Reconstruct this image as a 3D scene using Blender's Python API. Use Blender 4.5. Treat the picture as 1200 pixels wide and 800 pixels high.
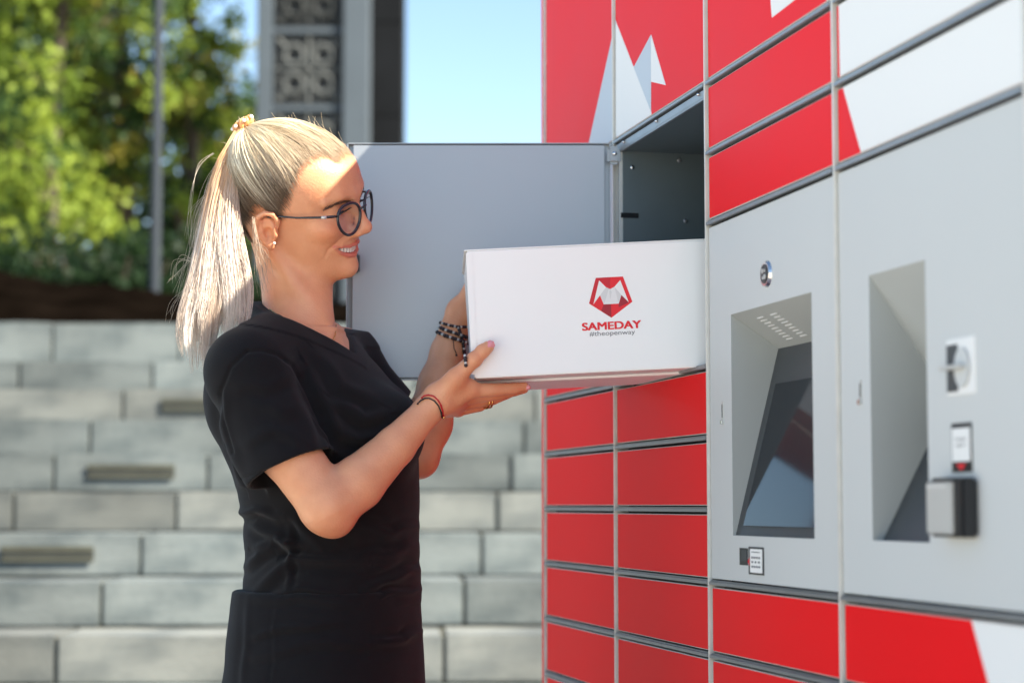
import bpy, bmesh, math, random
import numpy as np
from mathutils import Vector, Matrix, noise
rng = np.random.default_rng(7); random.seed(7)
S = bpy.context.scene; COL = S.collection
for o in list(bpy.data.objects): bpy.data.objects.remove(o)

# ------------------------------------------------------------------ camera, sky, sun, exposure
F_PX, PITCH, CAMZ = 2303.3, 0.0832, 1.15
TH = 0.2302                                   # the locker front recedes at this angle
cam = bpy.data.cameras.new('camera'); co = bpy.data.objects.new('camera', cam); COL.objects.link(co)
cam.sensor_width = 36; cam.lens = 36*F_PX/1200; cam.clip_start = .05; cam.clip_end = 2000
co.location = (0, 0, CAMZ); co.rotation_euler = (math.pi/2+PITCH, 0, 0)
cam.dof.use_dof = True; cam.dof.focus_distance = 2.84; cam.dof.aperture_fstop = 3.5
S.camera = co
SUN_AZ, SUN_EL = math.radians(-26.8), math.radians(41.5)   # sun stands over the locker, somewhat on the camera's side
sd = Vector((math.cos(SUN_EL)*math.cos(SUN_AZ), math.cos(SUN_EL)*math.sin(SUN_AZ), math.sin(SUN_EL)))
W = bpy.data.worlds.new('World'); S.world = W; W.use_nodes = True
nt = W.node_tree; nt.nodes.clear()
sk = nt.nodes.new('ShaderNodeTexSky'); sk.sky_type = 'NISHITA'; sk.sun_disc = False
sk.sun_elevation = SUN_EL; sk.sun_rotation = math.pi/2-SUN_AZ; sk.dust_density = .3; sk.air_density = .9; sk.ozone_density = 2.4
bg = nt.nodes.new('ShaderNodeBackground'); bg.inputs[1].default_value = .09
wo = nt.nodes.new('ShaderNodeOutputWorld'); nt.links.new(sk.outputs[0], bg.inputs[0]); nt.links.new(bg.outputs[0], wo.inputs[0])
sl = bpy.data.lights.new('sun', 'SUN'); sl.energy = 4.6; sl.angle = math.radians(.5); sl.color = (1, .95, .87)
so = bpy.data.objects.new('sun', sl); COL.objects.link(so); so.rotation_euler = sd.to_track_quat('Z', 'Y').to_euler()
S.view_settings.view_transform = 'Standard'; S.view_settings.look = 'None'
S.view_settings.exposure = 1.78; S.view_settings.gamma = 1
S.view_settings.use_white_balance = True; S.view_settings.white_balance_temperature = 7150; S.view_settings.white_balance_tint = 6
S.render.engine = 'CYCLES'
S.cycles.max_bounces = 7; S.cycles.diffuse_bounces = 4; S.cycles.transparent_max_bounces = 8

# ------------------------------------------------------------------ helpers
def at(px, py, Y):                              # a point of the photograph placed at distance Y
    u, v = (px-600)/F_PX, (400-py)/F_PX; c, s = math.cos(PITCH), math.sin(PITCH)
    t = Y/(c-v*s)
    return np.array([t*u, Y, CAMZ+t*(s+v*c)])
def topx(P):
    P = np.asarray(P, float); c, s = math.cos(PITCH), math.sin(PITCH)
    X, Y, Z = P[..., 0], P[..., 1], P[..., 2]-CAMZ
    d = Y*c+Z*s; u = -Y*s+Z*c
    return np.stack([600+F_PX*X/d, 400-F_PX*u/d], -1)
def link(o, parent=None):
    COL.objects.link(o)
    if parent is not None: o.parent = parent
    return o
def tag(o, label=None, cat=None, group=None, kind=None):
    for k, v in (('label', label), ('category', cat), ('group', group), ('kind', kind)):
        if v: o[k] = v
    return o
def empty(name, loc=(0, 0, 0), rz=0, **k):
    o = bpy.data.objects.new(name, None); o.location = loc; o.rotation_euler = (0, 0, rz); o.empty_display_size = .1
    link(o); return tag(o, **k)
def mesh(name, V, Fc, m, parent=None, smooth=False, col=None, mi=None, **k):
    me = bpy.data.meshes.new(name); V = np.asarray(V, np.float32).reshape(-1, 3)
    if isinstance(Fc, np.ndarray) and Fc.ndim == 2:
        n, q = Fc.shape
        me.vertices.add(len(V)); me.vertices.foreach_set('co', V.ravel())
        me.loops.add(n*q); me.loops.foreach_set('vertex_index', Fc.astype(np.int32).ravel())
        me.polygons.add(n); me.polygons.foreach_set('loop_start', np.arange(0, n*q, q, dtype=np.int32))
        me.update(calc_edges=True); me.validate()
    else:
        me.from_pydata(V.tolist(), [], [tuple(int(i) for i in f) for f in Fc]); me.update()
    for x in (m if isinstance(m, (list, tuple)) else [m]): me.materials.append(x)
    if mi is not None: me.polygons.foreach_set('material_index', np.asarray(mi, np.int32))
    if smooth: me.polygons.foreach_set('use_smooth', np.ones(len(me.polygons), bool))
    if col is not None:
        a = me.color_attributes.new('Col', 'FLOAT_COLOR', 'POINT'); c4 = np.ones((len(V), 4), np.float32); c4[:, :3] = col
        a.data.foreach_set('color', c4.ravel())
    o = bpy.data.objects.new(name, me); link(o, parent); return tag(o, **k)
def inst(o, parent, loc=None, rz=None, sc=None):
    c = bpy.data.objects.new(o.name.split('.')[0], o.data); link(c, parent)
    for k in ('label', 'kind'):
        if k in o: c[k] = o[k]
    if loc is not None: c.location = loc
    if rz is not None: c.rotation_euler = (0, 0, rz)
    if sc is not None: c.scale = sc
    return c
class MB:                                        # collects simple solids into one mesh
    def __init__(s): s.v = []; s.f = []; s.m = []
    def add(s, V, Fc, mi=0):
        n = len(s.v); s.v += [tuple(map(float, p)) for p in V]; s.f += [tuple(i+n for i in f) for f in Fc]; s.m += [mi]*len(Fc); return s
    def box(s, x0, x1, y0, y1, z0, z1, mi=0):
        return s.add([(x, y, z) for z in (z0, z1) for y in (y0, y1) for x in (x0, x1)],
                     [(0, 2, 3, 1), (4, 5, 7, 6), (0, 1, 5, 4), (2, 6, 7, 3), (0, 4, 6, 2), (1, 3, 7, 5)], mi)
    def prism(s, poly, ax, d0, d1, mi=0):        # polygon in the two other axes, extruded along ax (0, 1, 2)
        def p3(p, d): q = list(p); q.insert(ax, d); return q
        n = len(poly); V = [p3(p, d0) for p in poly]+[p3(p, d1) for p in poly]
        return s.add(V, [tuple(range(n))[::-1], tuple(range(n, 2*n))]+[(i, (i+1) % n, n+(i+1) % n, n+i) for i in range(n)], mi)
    def tube(s, pts, r, n=8, closed=False, mi=0):
        pts = [np.array(p, float) for p in pts]; N = len(pts); V = []; up = None
        for i, p in enumerate(pts):
            a = pts[(i-1) % N] if closed or i > 0 else p; b = pts[(i+1) % N] if closed or i < N-1 else p
            t = (b-a)/max(np.linalg.norm(b-a), 1e-9)
            if up is None: up = np.cross(t, (0, 0, 1.)) if abs(t[2]) < .9 else np.cross(t, (1., 0, 0))
            up = up-t*np.dot(up, t); up /= np.linalg.norm(up); w = np.cross(t, up)
            rr = r[i] if hasattr(r, '__len__') else r
            for k in range(n):
                g = 2*math.pi*k/n; V.append(p+rr*(math.cos(g)*up+math.sin(g)*w))
        Fc = []
        for i in range(N if closed else N-1):
            j = (i+1) % N
            for k in range(n): Fc.append((i*n+k, i*n+(k+1) % n, j*n+(k+1) % n, j*n+k))
        if not closed: Fc += [tuple(range(n))[::-1], tuple(range((N-1)*n, N*n))]
        return s.add(V, Fc, mi)
    def ball(s, c, r, n=12, mi=0):
        r = np.array(r)*np.ones(3); V = [(c[0], c[1], c[2]+r[2])]; Fc = []; m = n//2
        for i in range(1, m):
            for k in range(n):
                a, b = math.pi*i/m, 2*math.pi*k/n
                V.append((c[0]+r[0]*math.sin(a)*math.cos(b), c[1]+r[1]*math.sin(a)*math.sin(b), c[2]+r[2]*math.cos(a)))
        V.append((c[0], c[1], c[2]-r[2])); L = len(V)-1
        for k in range(n):
            k2 = (k+1) % n; Fc.append((0, 1+k, 1+k2)); Fc.append((L, L-n+k2, L-n+k))
            for i in range(m-2): Fc.append((1+i*n+k, 1+(i+1)*n+k, 1+(i+1)*n+k2, 1+i*n+k2))
        return s.add(V, Fc, mi)
    def build(s, name, m, parent=None, smooth=False, bevel=0, seg=2, **k):
        o = mesh(name, s.v, s.f, m, parent, smooth, mi=s.m, **k)
        if bevel:
            bm = bmesh.new(); bm.from_mesh(o.data)
            bmesh.ops.bevel(bm, geom=[e for e in bm.edges], offset=bevel, segments=seg, affect='EDGES', clamp_overlap=True)
            bm.to_mesh(o.data); bm.free()
        return o

def material(name, base, rough=.6, metal=0, var=0, vscale=8, bump=0, bscale=60, base2=None, attr=False, spec=.5, sss=0, sss_c=None,
             sheen=0, trans=0, emit=None, coat=0, coords='Object', detail=5, stretch=(1, 1, 1), alpha=1, rvar=0):
    m = bpy.data.materials.new(name); m.use_nodes = True; t = m.node_tree; b = t.nodes['Principled BSDF']; N, L = t.nodes, t.links
    b.inputs['Base Color'].default_value = (*base, 1); b.inputs['Roughness'].default_value = rough
    b.inputs['Metallic'].default_value = metal; b.inputs['Specular IOR Level'].default_value = spec
    b.inputs['Coat Weight'].default_value = coat
    if sss: b.inputs['Subsurface Weight'].default_value = sss; b.inputs['Subsurface Radius'].default_value = (.012, .005, .003); b.inputs['Subsurface Scale'].default_value = 1
    if sheen: b.inputs['Sheen Weight'].default_value = sheen; b.inputs['Sheen Roughness'].default_value = .5
    if trans: b.inputs['Transmission Weight'].default_value = trans
    if emit: b.inputs['Emission Color'].default_value = (*emit[0], 1); b.inputs['Emission Strength'].default_value = emit[1]
    b.inputs['Alpha'].default_value = alpha
    src = None
    if var or bump or rvar:
        tc = N.new('ShaderNodeTexCoord'); mp = N.new('ShaderNodeMapping'); mp.inputs['Scale'].default_value = stretch
        L.new(tc.outputs[coords], mp.inputs[0])
    if var or rvar:
        nz = N.new('ShaderNodeTexNoise'); nz.inputs['Scale'].default_value = vscale; nz.inputs['Detail'].default_value = detail; L.new(mp.outputs[0], nz.inputs[0])
        rp = N.new('ShaderNodeValToRGB'); rp.color_ramp.elements[0].position = .3; rp.color_ramp.elements[1].position = .7
        b2 = base2 or tuple(x*(1-var) for x in base)
        rp.color_ramp.elements[0].color = (*b2, 1); rp.color_ramp.elements[1].color = (*base, 1); L.new(nz.outputs[0], rp.inputs[0]); src = rp.outputs[0]
        if rvar:
            mr = N.new('ShaderNodeMapRange'); mr.inputs[3].default_value = rough-rvar; mr.inputs[4].default_value = rough+rvar; L.new(nz.outputs[0], mr.inputs[0]); L.new(mr.outputs[0], b.inputs['Roughness'])
    if attr:
        at_ = N.new('ShaderNodeAttribute'); at_.attribute_name = 'Col'
        if src:
            mx = N.new('ShaderNodeMix'); mx.data_type = 'RGBA'; mx.blend_type = 'MULTIPLY'; mx.inputs[0].default_value = 1
            L.new(src, mx.inputs[6]); L.new(at_.outputs[0], mx.inputs[7]); src = mx.outputs[2]
        else: src = at_.outputs[0]
    if src: L.new(src, b.inputs['Base Color'])
    if bump:
        n2 = N.new('ShaderNodeTexNoise'); n2.inputs['Scale'].default_value = bscale; n2.inputs['Detail'].default_value = 6; L.new(mp.outputs[0], n2.inputs[0])
        bp = N.new('ShaderNodeBump'); bp.inputs['Strength'].default_value = bump; bp.inputs['Distance'].default_value = .003
        L.new(n2.outputs[0], bp.inputs['Height']); L.new(bp.outputs[0], b.inputs['Normal'])
    return m
M = {}
M['red'] = material('red_powder_coat', (.90, .006, .012), .42, bump=.05, bscale=500, rvar=.06, vscale=3, var=.05, spec=.10)
M['white_film'] = material('white_film', (.84, .84, .83), .5, spec=.3)
M['pale_film'] = material('pale_grey_film', (.52, .57, .63), .4)
M['steel'] = material('brushed_steel_trim', (.74, .72, .67), .4, .2, var=.12, vscale=30)
M['rail'] = material('aluminium_rail', (.33, .34, .355), .38, .6, var=.15, vscale=20)
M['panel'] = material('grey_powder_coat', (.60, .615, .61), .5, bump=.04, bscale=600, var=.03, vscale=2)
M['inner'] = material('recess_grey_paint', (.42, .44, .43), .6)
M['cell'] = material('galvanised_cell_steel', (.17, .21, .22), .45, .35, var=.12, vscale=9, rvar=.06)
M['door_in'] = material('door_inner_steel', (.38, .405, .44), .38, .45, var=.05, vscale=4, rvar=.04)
M['dark'] = material('dark_gap', (.015, .016, .018), .6)
M['screen'] = material('screen_glass', (.008, .012, .018), .08, spec=.2)
M['bezel'] = material('charcoal_bezel', (.05, .056, .06), .45)
M['chrome'] = material('chrome', (.7, .7, .7), .15, 1)
M['black_plastic'] = material('black_plastic', (.012, .013, .015), .35)
M['silver'] = material('silver_face', (.60, .60, .58), .4, .4)
M['card'] = material('white_card', (.90, .90, .89), .55, bump=.05, bscale=300, var=.015, vscale=12)
M['card_in'] = material('cardboard_edge', (.62, .60, .58), .8)
M['p_red'] = material('logo_bright_red', (.78, .008, .02), .5)
M['p_mid'] = material('logo_mid_red', (.58, .006, .02), .5)
M['p_dark'] = material('logo_dark_red', (.36, .006, .018), .5)
M['p_grey1'] = material('logo_grey', (.66, .66, .66), .5)
M['p_grey2'] = material('logo_pale_grey', (.76, .76, .76), .5)
M['p_text'] = material('logo_text_grey', (.14, .14, .16), .5)
M['gold'] = material('gold', (.9, .55, .18), .25, 1)

# ------------------------------------------------------------------ the locker wall
LW, P_ = .4661, .1                             # column width and row pitch
X0, Y0, ZA = .27564, 2.74258, CAMZ+.19366      # divider between second and third column; height of the rail under the open cell
su, du = np.array([math.sin(TH), -math.cos(TH), 0]), np.array([math.cos(TH), math.sin(TH), 0])
B0 = np.array([X0, Y0, 0.])
LK = empty('parcel_locker', (X0, Y0, 0), math.atan2(-math.cos(TH), math.sin(TH)), label='wall of red and grey parcel locker compartments with two grey terminal panels', cat='parcel locker')
LK['category'] = 'parcel locker'
def lw(s, d, z): return B0+s*su+d*du+np.array([0, 0, z])
def ray_local(px, py):
    p = at(px, py, 1.)-np.array([0, 0, CAMZ]); o = np.array([0, 0, CAMZ])-B0
    return np.array([o@su, o@du, o[2]]), np.array([p@su, p@du, p[2]])
def onwall(px, py, d=0):                       # pixel -> (s, z) on the locker front
    o, r = ray_local(px, py); t = (d-o[1])/r[1]; return (o[0]+t*r[0], o[2]+t*r[2])
def onside(px, py, s):                         # pixel -> (d, z) on a plane across the locker
    o, r = ray_local(px, py); t = (s-o[0])/r[0]; return (o[1]+t*r[1], o[2]+t*r[2])
ZT = 2.19; DEPTH = .56; K0, K1, KM = -13, 8, 8
def zk(k): return ZA+k*P_
NC = 7                                         # columns j=0..6
def js(j): return (j-2)*LW
bd = MB()
for j in range(NC):
    a, b = js(j)+.001, js(j+1)-.001
    if j == 1:
        bd.box(a, b, .02, DEPTH, .04, zk(0)-.004); bd.box(a, b, .02, DEPTH, zk(4)+.003, ZT-.01)
    elif j in (2, 3):
        bd.box(a, b, .02, DEPTH, .04, zk(-3)-.002); bd.box(a, b, .02, DEPTH, zk(2)+.002, ZT-.01); bd.box(a, b, .30, DEPTH, zk(-3)-.002, zk(2)+.002)
    else: bd.box(a, b, .02, DEPTH, .04, ZT-.01)
bd.build('cabinet_body', M['dark'], LK)
MB().box(js(0)-.012, js(NC)+.012, -.004, DEPTH+.01, ZT-.008, ZT).build('top_cap', M['red'], LK, bevel=.002)
MB().box(js(0)-.012, js(NC)+.012, .03, DEPTH, 0, .042).build('plinth', M['dark'], LK)
for s0 in (js(0)-.0155, js(NC)+.004):
    MB().box(s0, s0+.0115, -.004, DEPTH+.01, .0, ZT-.0085).build('side_panel', M['red'], LK, bevel=.001)
d0 = MB().box(-.0028, .0028, -.004, .03, .04, ZT-.009).build('divider', M['steel'], LK, bevel=.0008)
d0.location = (js(0), 0, 0)
for j in range(1, NC+1): inst(d0, LK, (js(j), 0, 0))
# door: coloured face in a thin steel rim; rail below it
def door_mesh(h, face):
    wd = LW-.0112; r = .004; e = .0012; mb = MB()
    def rr(x0, x1, z0, z1, r, n=4):
        pts = []
        for cx, cz, a0 in ((x1-r, z1-r, 0), (x0+r, z1-r, 90), (x0+r, z0+r, 180), (x1-r, z0+r, 270)):
            for i in range(n+1):
                a = math.radians(a0+90*i/n); pts.append((cx+r*math.cos(a), cz+r*math.sin(a)))
        return pts
    o = rr(.0062, .0062+wd, .0064, h-.0060, r); n = len(o)
    i_ = rr(.0062+e, .0062+wd-e, .0064+e, h-.0060-e, r-e)
    V = [(x, .018, z) for x, z in o]+[(x, .0008, z) for x, z in o]+[(x, 0, z) for x, z in i_]
    Fq = [(k, (k+1) % n, n+(k+1) % n, n+k) for k in range(n)]; Fr = [(n+k, n+(k+1) % n, 2*n+(k+1) % n, 2*n+k) for k in range(n)]
    mb.add(V, Fq+Fr, 1); mb.add(V, [tuple(range(2*n, 3*n))], 0)
    return mb
doors = {}
def door(j, k, n, face='red', label=None):
    key = (n, face)
    if key not in doors:
        o = door_mesh(n*P_, face).build('locker_door', [M[face], M['steel']], LK); doors[key] = o
    else: o = inst(doors[key], LK)
    o.location = (js(j), 0, zk(k))
    if label: o['label'] = label
    return o
rail_m = MB().box(.0045, LW-.0045, -.0048, .006, -.0024, .0022).box(.0045, LW-.0045, -.0020, .006, .0024, .0042)
rail0 = None
def rail(j, k, z=None):
    global rail0
    if rail0 is None:
        rail0 = rail_m.build('door_rail', M['rail'], LK, bevel=.0007); o = rail0
    else: o = inst(rail0, LK)
    o.location = (js(j), 0, zk(k)); return o
GR = {}                                         # printed shapes, clipped to each door
def clip(poly, x0, x1, z0, z1):
    for ax, v, sg in ((0, x0, 1), (0, x1, -1), (1, z0, 1), (1, z1, -1)):
        out = []
        for i in range(len(poly)):
            p, q = poly[i-1], poly[i]; fp, fq = sg*(p[ax]-v), sg*(q[ax]-v)
            if (fp < 0) != (fq < 0):
                t = fp/(fp-fq); out.append((p[0]+t*(q[0]-p[0]), p[1]+t*(q[1]-p[1])))
            if fq >= 0: out.append(q)
        poly = out
        if len(poly) < 3: return None
    return poly
def wp(*pp): return [onwall(*p) for p in pp]
prints = [('pale_film', wp((722, 24), (688, 178), (664, 330), (722, 330)), -.0006),
          ('white_film', wp((721.5, 24), (763.5, 132), (763.5, 330), (721.5, 330)), -.0006),
          ('pale_film', wp((763.2, 41), (743, 79), (763.2, 131)), -.0007),
          ('white_film', wp((763.4, 41), (780.5, 100), (763.4, 96)), -.0008),
          ('white_film', wp((905, 21), (903, -3), (920, -70), (938, -60), (936, -3)), -.0006),
          ('white_film', wp((966, -4), (955, -60), (1000, -90), (979, 12), (975, 8)), -.0006),
          ('white_film', wp((988, -260), (1500, -800), (1500, 200), (1009, 184.5), (983, 92)), -.0006),
          ('white_film', wp((1138, 722), (1500, 740), (1500, 1200), (1215, 1010)), -.0006)]
prints[6] = ('white_film', [p for p in wp((985, 98.5))]+[(js(3)+.003, 2.6), (js(6), 2.6), (js(6), zk(2)), onwall(1011, 184)]+[onwall(988, 102)], -.0006)
def decorate(o, j, k, n):
    a, b, z0, z1 = .0075, LW-.0063, .0077, n*P_-.0073
    for mname, poly, y in prints:
        pl = [(p[0]-js(j), p[1]-zk(k)) for p in poly]; pl = clip(pl, a, b, z0, z1)
        if pl:
            mb = MB().add([(x, y, z) for x, z in pl]+[(x, .0002, z) for x, z in pl], [tuple(range(len(pl)))]+[(i, (i+1) % len(pl), len(pl)+(i+1) % len(pl), len(pl)+i) for i in range(len(pl))])
            mb.build('printed_emblem', M[mname], o)
for j in range(NC):
    if j in (0, 1): segs = [(4, 4)]+([(0, 4)] if j == 0 else [])+[(k, 1) for k in range(-13, 0)]
    elif j == 2: segs = [(4, 4), (3, 1), (2, 1)]+[(k, 1) for k in range(-13, -3)]
    elif j == 3: segs = [(4, 4), (3, 1), (2, 1)]+[(k, 1) for k in range(-13, -3)]
    else: segs = [(4, 4), (0, 4)]+[(k, 1) for k in range(-13, 0)]
    for k, n in segs:
        o = door(j, k, n); decorate(o, j, k, n)
        if k > -13: rail(j, k)
rail(1, 0); rail(2, -3); rail(3, -3)
# fix: the terminals' own rails sit at -3 (their doors below start at -4)
# ---- open cell
a, b = js(1), js(2); z0, z1 = zk(0), zk(4)
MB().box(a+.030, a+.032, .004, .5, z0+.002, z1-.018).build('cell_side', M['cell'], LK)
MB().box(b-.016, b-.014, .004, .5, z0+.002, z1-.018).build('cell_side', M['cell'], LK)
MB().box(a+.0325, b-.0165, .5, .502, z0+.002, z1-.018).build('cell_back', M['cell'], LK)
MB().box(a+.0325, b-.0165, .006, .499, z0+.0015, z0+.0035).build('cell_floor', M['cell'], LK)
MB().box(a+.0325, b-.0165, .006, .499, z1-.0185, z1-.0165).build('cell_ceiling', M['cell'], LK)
MB().box(a+.004, b-.004, .0, .012, z1-.0165, z1-.005).box(a+.004, b-.004, -.001, .004, z1-.020, z1-.0168).build('upper_jamb', M['rail'], LK, bevel=.0006)
MB().box(a+.008, a+.0105, .0, .02, z0+.006, z1-.02).build('hinge_jamb', M['steel'], LK)
MB().box(a+.0155, a+.021, .002, .02, z0+.006, z1-.02).build('hinge_jamb', M['rail'], LK)
MB().box(a+.0270, a+.0295, -.0005, .03, z0+.006, z1-.018).build('hinge_jamb', M['steel'], LK)
MB().box(b-.0135, b-.004, .004, .02, z0+.006, z1-.02).build('latch_jamb', M['dark'], LK)
for (s_, d_, z_) in ((a+.0335, .02, z1-.045), (a+.0335, .10, z1-.03), (a+.0335, .11, z1-.13)):
    MB().ball((s_, d_, z_), (.0015, .004, .004), 10).build('screw', M['chrome'] if d_ < .1 else M['rail'], LK, True)
MB().box(a+.0325, a+.0335, .0, .03, z1-.128, z1-.120).build('door_catch', M['black_plastic'], LK)
for t in (.12, .5, .93):
    MB().ball((a+LW*t, -.0015, z1-.008), .0028, 8).build('screw', M['chrome'], LK, True)
# open door, hinged at its far side; almost parallel to the picture
hp = lw(a+.006, -.006, 0); DW = LW-.016
dx0 = hp[0]; dyy = hp[1]
def loc_of(x, y, z): p = np.array([x, y, z])-B0; return np.array([p@su, p@du, p[2]])
def W2L(V): V = np.asarray(V, float)-B0; return np.stack([V@su, V@du, V[:, 2]], 1)
zt, zb = z1-.0035, z0+.0085
dw = .434
mb = MB().box(dx0-dw, dx0-.004, dyy-.002, dyy, zb, zt)
for q in ((dx0-dw, dx0-.004, zt-.0015, zt), (dx0-dw, dx0-.004, zb, zb+.0015), (dx0-dw, dx0-dw+.0015, zb, zt), (dx0-.0055, dx0-.004, zb, zt)):
    mb.box(q[0], q[1], dyy-.0145, dyy-.0021, q[2], q[3])
mb.v = [tuple(p) for p in W2L(mb.v)]
od = mb.build('open_door', M['door_in'], LK, label='open grey inner side of the large locker door behind the woman')
mb = MB().box(dx0-dw+.010, dx0-.014, dyy-.0148, dyy-.0128, zb+.004, zt-.004); mb.v = [tuple(p) for p in W2L(mb.v)]
mb.build('door_liner', M['door_in'], od, bevel=.0006)
mb = MB().box(dx0-dw, dx0-.004, dyy+.0004, dyy+.0014, zb, zt); mb.v = [tuple(p) for p in W2L(mb.v)]
mb.build('door_front', M['red'], od)
mb = MB().box(dx0-dw+.0015, dx0-dw+.022, dyy-.028, dyy-.0149, zt-.215, zt-.183); mb.v = [tuple(p) for p in W2L(mb.v)]
mb.build('door_latch', M['bezel'], od, bevel=.003)
p = at(718.5, 182.5, dyy-.02); mb = MB().box(p[0]-.010, p[0]+.012, dyy-.028, dyy-.0149, p[2]-.015, p[2]+.015); mb.v = [tuple(q) for q in W2L(mb.v)]
hg = mb.build('hinge', M['rail'], od, bevel=.005)
mb = MB().ball((p[0]+.002, dyy-.029, p[2]+.002), (.004, .002, .004), 10); mb.v = [tuple(q) for q in W2L(mb.v)]
mb.build('screw', M['chrome'], od, True)

# ---- terminal panels
def terminal(j, op, corner, scr_bot, name, label):
    a, b = js(j)+.0045, js(j+1)-.0045; z0, z1 = zk(-3)+.0064, zk(2)-.0060
    (sa, za), (sb, zb_), (sc, zc), (sd_, zd) = [onwall(*q) for q in op]
    sL, sR, zt, zb = (sa+sd_)/2, (sb+sc)/2, (za+zb_)/2, (zc+zd)/2
    mb = MB()
    # front plate in four pieces round the opening
    V = [(a, 0, z0), (b, 0, z0), (b, 0, z1), (a, 0, z1), (sL, 0, zb), (sR, 0, zb), (sR, 0, zt), (sL, 0, zt)]
    V += [(x, .0025, z) for x, _, z in V[:4]]
    mb.add(V, [(0, 1, 5, 4), (1, 2, 6, 5), (2, 3, 7, 6), (3, 0, 4, 7), (0, 8, 9, 1), (1, 9, 10, 2), (2, 10, 11, 3), (3, 11, 8, 0)])
    t = mb.build('terminal_panel', M['panel'], LK, label=label)
    dT, zT = onside(*corner, sL); dB, zB = scr_bot
    mb = MB()
    mb.add([(sL, 0, zt), (sL, dT, zT), (sL, dB, zb), (sL, 0, zb)], [(0, 1, 2, 3)])
    mb.add([(sR, 0, zt), (sR, dT, zT), (sR, dB, zb), (sR, 0, zb)], [(3, 2, 1, 0)])
    mb.add([(sL, 0, zt), (sR, 0, zt), (sR, dT, zT), (sL, dT, zT)], [(0, 1, 2, 3)])
    mb.add([(sL, 0, zb), (sR, 0, zb), (sR, dB, zb), (sL, dB, zb)], [(3, 2, 1, 0)])
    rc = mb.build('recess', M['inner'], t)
    # tilted screen plate
    def sp(u, v, off=0):                       # u across, v up the plate
        s_ = sL+u*(sR-sL); d = dB+v*(dT-dB); z = zb+v*(zT-zb); L = math.hypot(dT-dB, zT-zb)
        return (s_, d-off*(zT-zb)/L, z+off*(dT-dB)/L)
    mb = MB().add([sp(0, 0), sp(1, 0), sp(1, 1), sp(0, 1)], [(0, 1, 2, 3)]); mb.build('screen_bezel', M['bezel'], t)
    return t, sp, (sL, sR, zt, zb, dT, zT, dB)
t1, sp1, q1 = terminal(2, [(854.5, 368), (950.5, 343.5), (955, 631.5), (861, 626.5)], (912, 408.5), (.004, 0), '', 'grey terminal panel with a tilted screen and camera lens')
t2, sp2, q2 = terminal(3, [(1018, 322), (1084.5, 305), (1089, 636), (1023, 632.5)], (1113, 468), (.012, 0), '', 'grey terminal panel with narrow recess, card reader and slot')
V = [sp1(u, v, .003) for u, v in ((.10, .05), (.97, .05), (.97, .80), (.10, .80))]+[sp1(u, v, .0) for u, v in ((.10, .05), (.97, .05), (.97, .80), (.10, .80))]
MB().add(V, [(0, 1, 2, 3), (0, 4, 5, 1), (1, 5, 6, 2), (2, 6, 7, 3), (3, 7, 4, 0)]).build('screen', M['screen'], t1)
V = [sp2(u, v, .004) for u, v in ((.2, .55), (.9, .55), (.9, .85), (.2, .85))]+[sp2(u, v, .0) for u, v in ((.2, .55), (.9, .55), (.9, .85), (.2, .85))]
MB().add(V, [(0, 1, 2, 3), (0, 4, 5, 1), (1, 5, 6, 2), (2, 6, 7, 3), (3, 7, 4, 0)]).build('screen', M['screen'], t2)
# vent slots in the recess ceiling
sL, sR, zt, zb, dT, zT, dB = q1
for row in range(2):
    for i in range(9):
        u = .22+row*.17; v = .22+i*.075
        d = v*dT; z = zt+v*(zT-zt)-.0006; s_ = sL+(sR-sL)*u
        MB().box(s_, s_+.02, d-.0011, d+.0011, z-.0008, z+.0004).build('vent_slot', M['white_film'], t1)
# camera lens
s_, z_ = onwall(899, 321)
def disc(s, z, r, y0, y1, n=28, r2=None):
    r2 = r2 or r
    return [(s+r*math.cos(2*math.pi*i/n), y0, z+r*math.sin(2*math.pi*i/n)) for i in range(n)]+[(s+r2*math.cos(2*math.pi*i/n), y1, z+r2*math.sin(2*math.pi*i/n)) for i in range(n)], [tuple(range(n))[::-1], tuple(range(n, 2*n))]+[(i, (i+1) % n, n+(i+1) % n, n+i) for i in range(n)]
ln = MB().add(*disc(s_, z_, .0178, 0, -.004, r2=.0155)).build('camera_lens', M['chrome'], t1)
MB().add(*disc(s_, z_, .0125, -.0035, -.0048)).build('lens_glass', M['black_plastic'], ln)
mb = MB()
for dx, dz, r in ((-.004, .004, .0032), (.004, .004, .0022), (-.003, -.005, .0022), (.004, -.004, .0035)): mb.add(*disc(s_+dx, z_+dz, r, -.0045, -.0056, 12))
mb.build('lens_detail', M['silver'], ln)
def slot(t, px, py0, py1, w):
    s_, zt = onwall(px, py0); _, zb = onwall(px, py1)
    o = MB().box(s_-w, s_+w, -.0012, .001, zb, zt).build('key_slot', M['silver'], t, bevel=.0004)
    MB().box(s_-w*.45, s_+w*.45, -.0018, -.0013, zb+.3*(zt-zb), zt-.004).build('slot_gap', M['black_plastic'], o)
    MB().box(s_-w*1.5, s_+w*1.5, -.004, -.0013, zb, zb+.006).build('slot_tab', M['chrome'], o, bevel=.0008)
slot(t1, 847.2, 470, 497, .0018); slot(t2, 1009, 445, 474, .0022)
def quadbox(pts, y0, y1, mat, name, t, bev=0, label=None):
    P4 = [onwall(*q) for q in pts]; s0, s1 = (P4[0][0]+P4[3][0])/2, (P4[1][0]+P4[2][0])/2; za, zb = (P4[0][1]+P4[1][1])/2, (P4[2][1]+P4[3][1])/2
    return MB().box(s0, s1, y0, y1, zb, za).build(name, M[mat], t, bevel=bev, label=label), (s0, s1, zb, za)
quadbox([(867, 641.5), (876.5, 642), (876.5, 662), (867, 661.5)], -.0006, .004, 'black_plastic', 'socket', t1, .0002)
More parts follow.
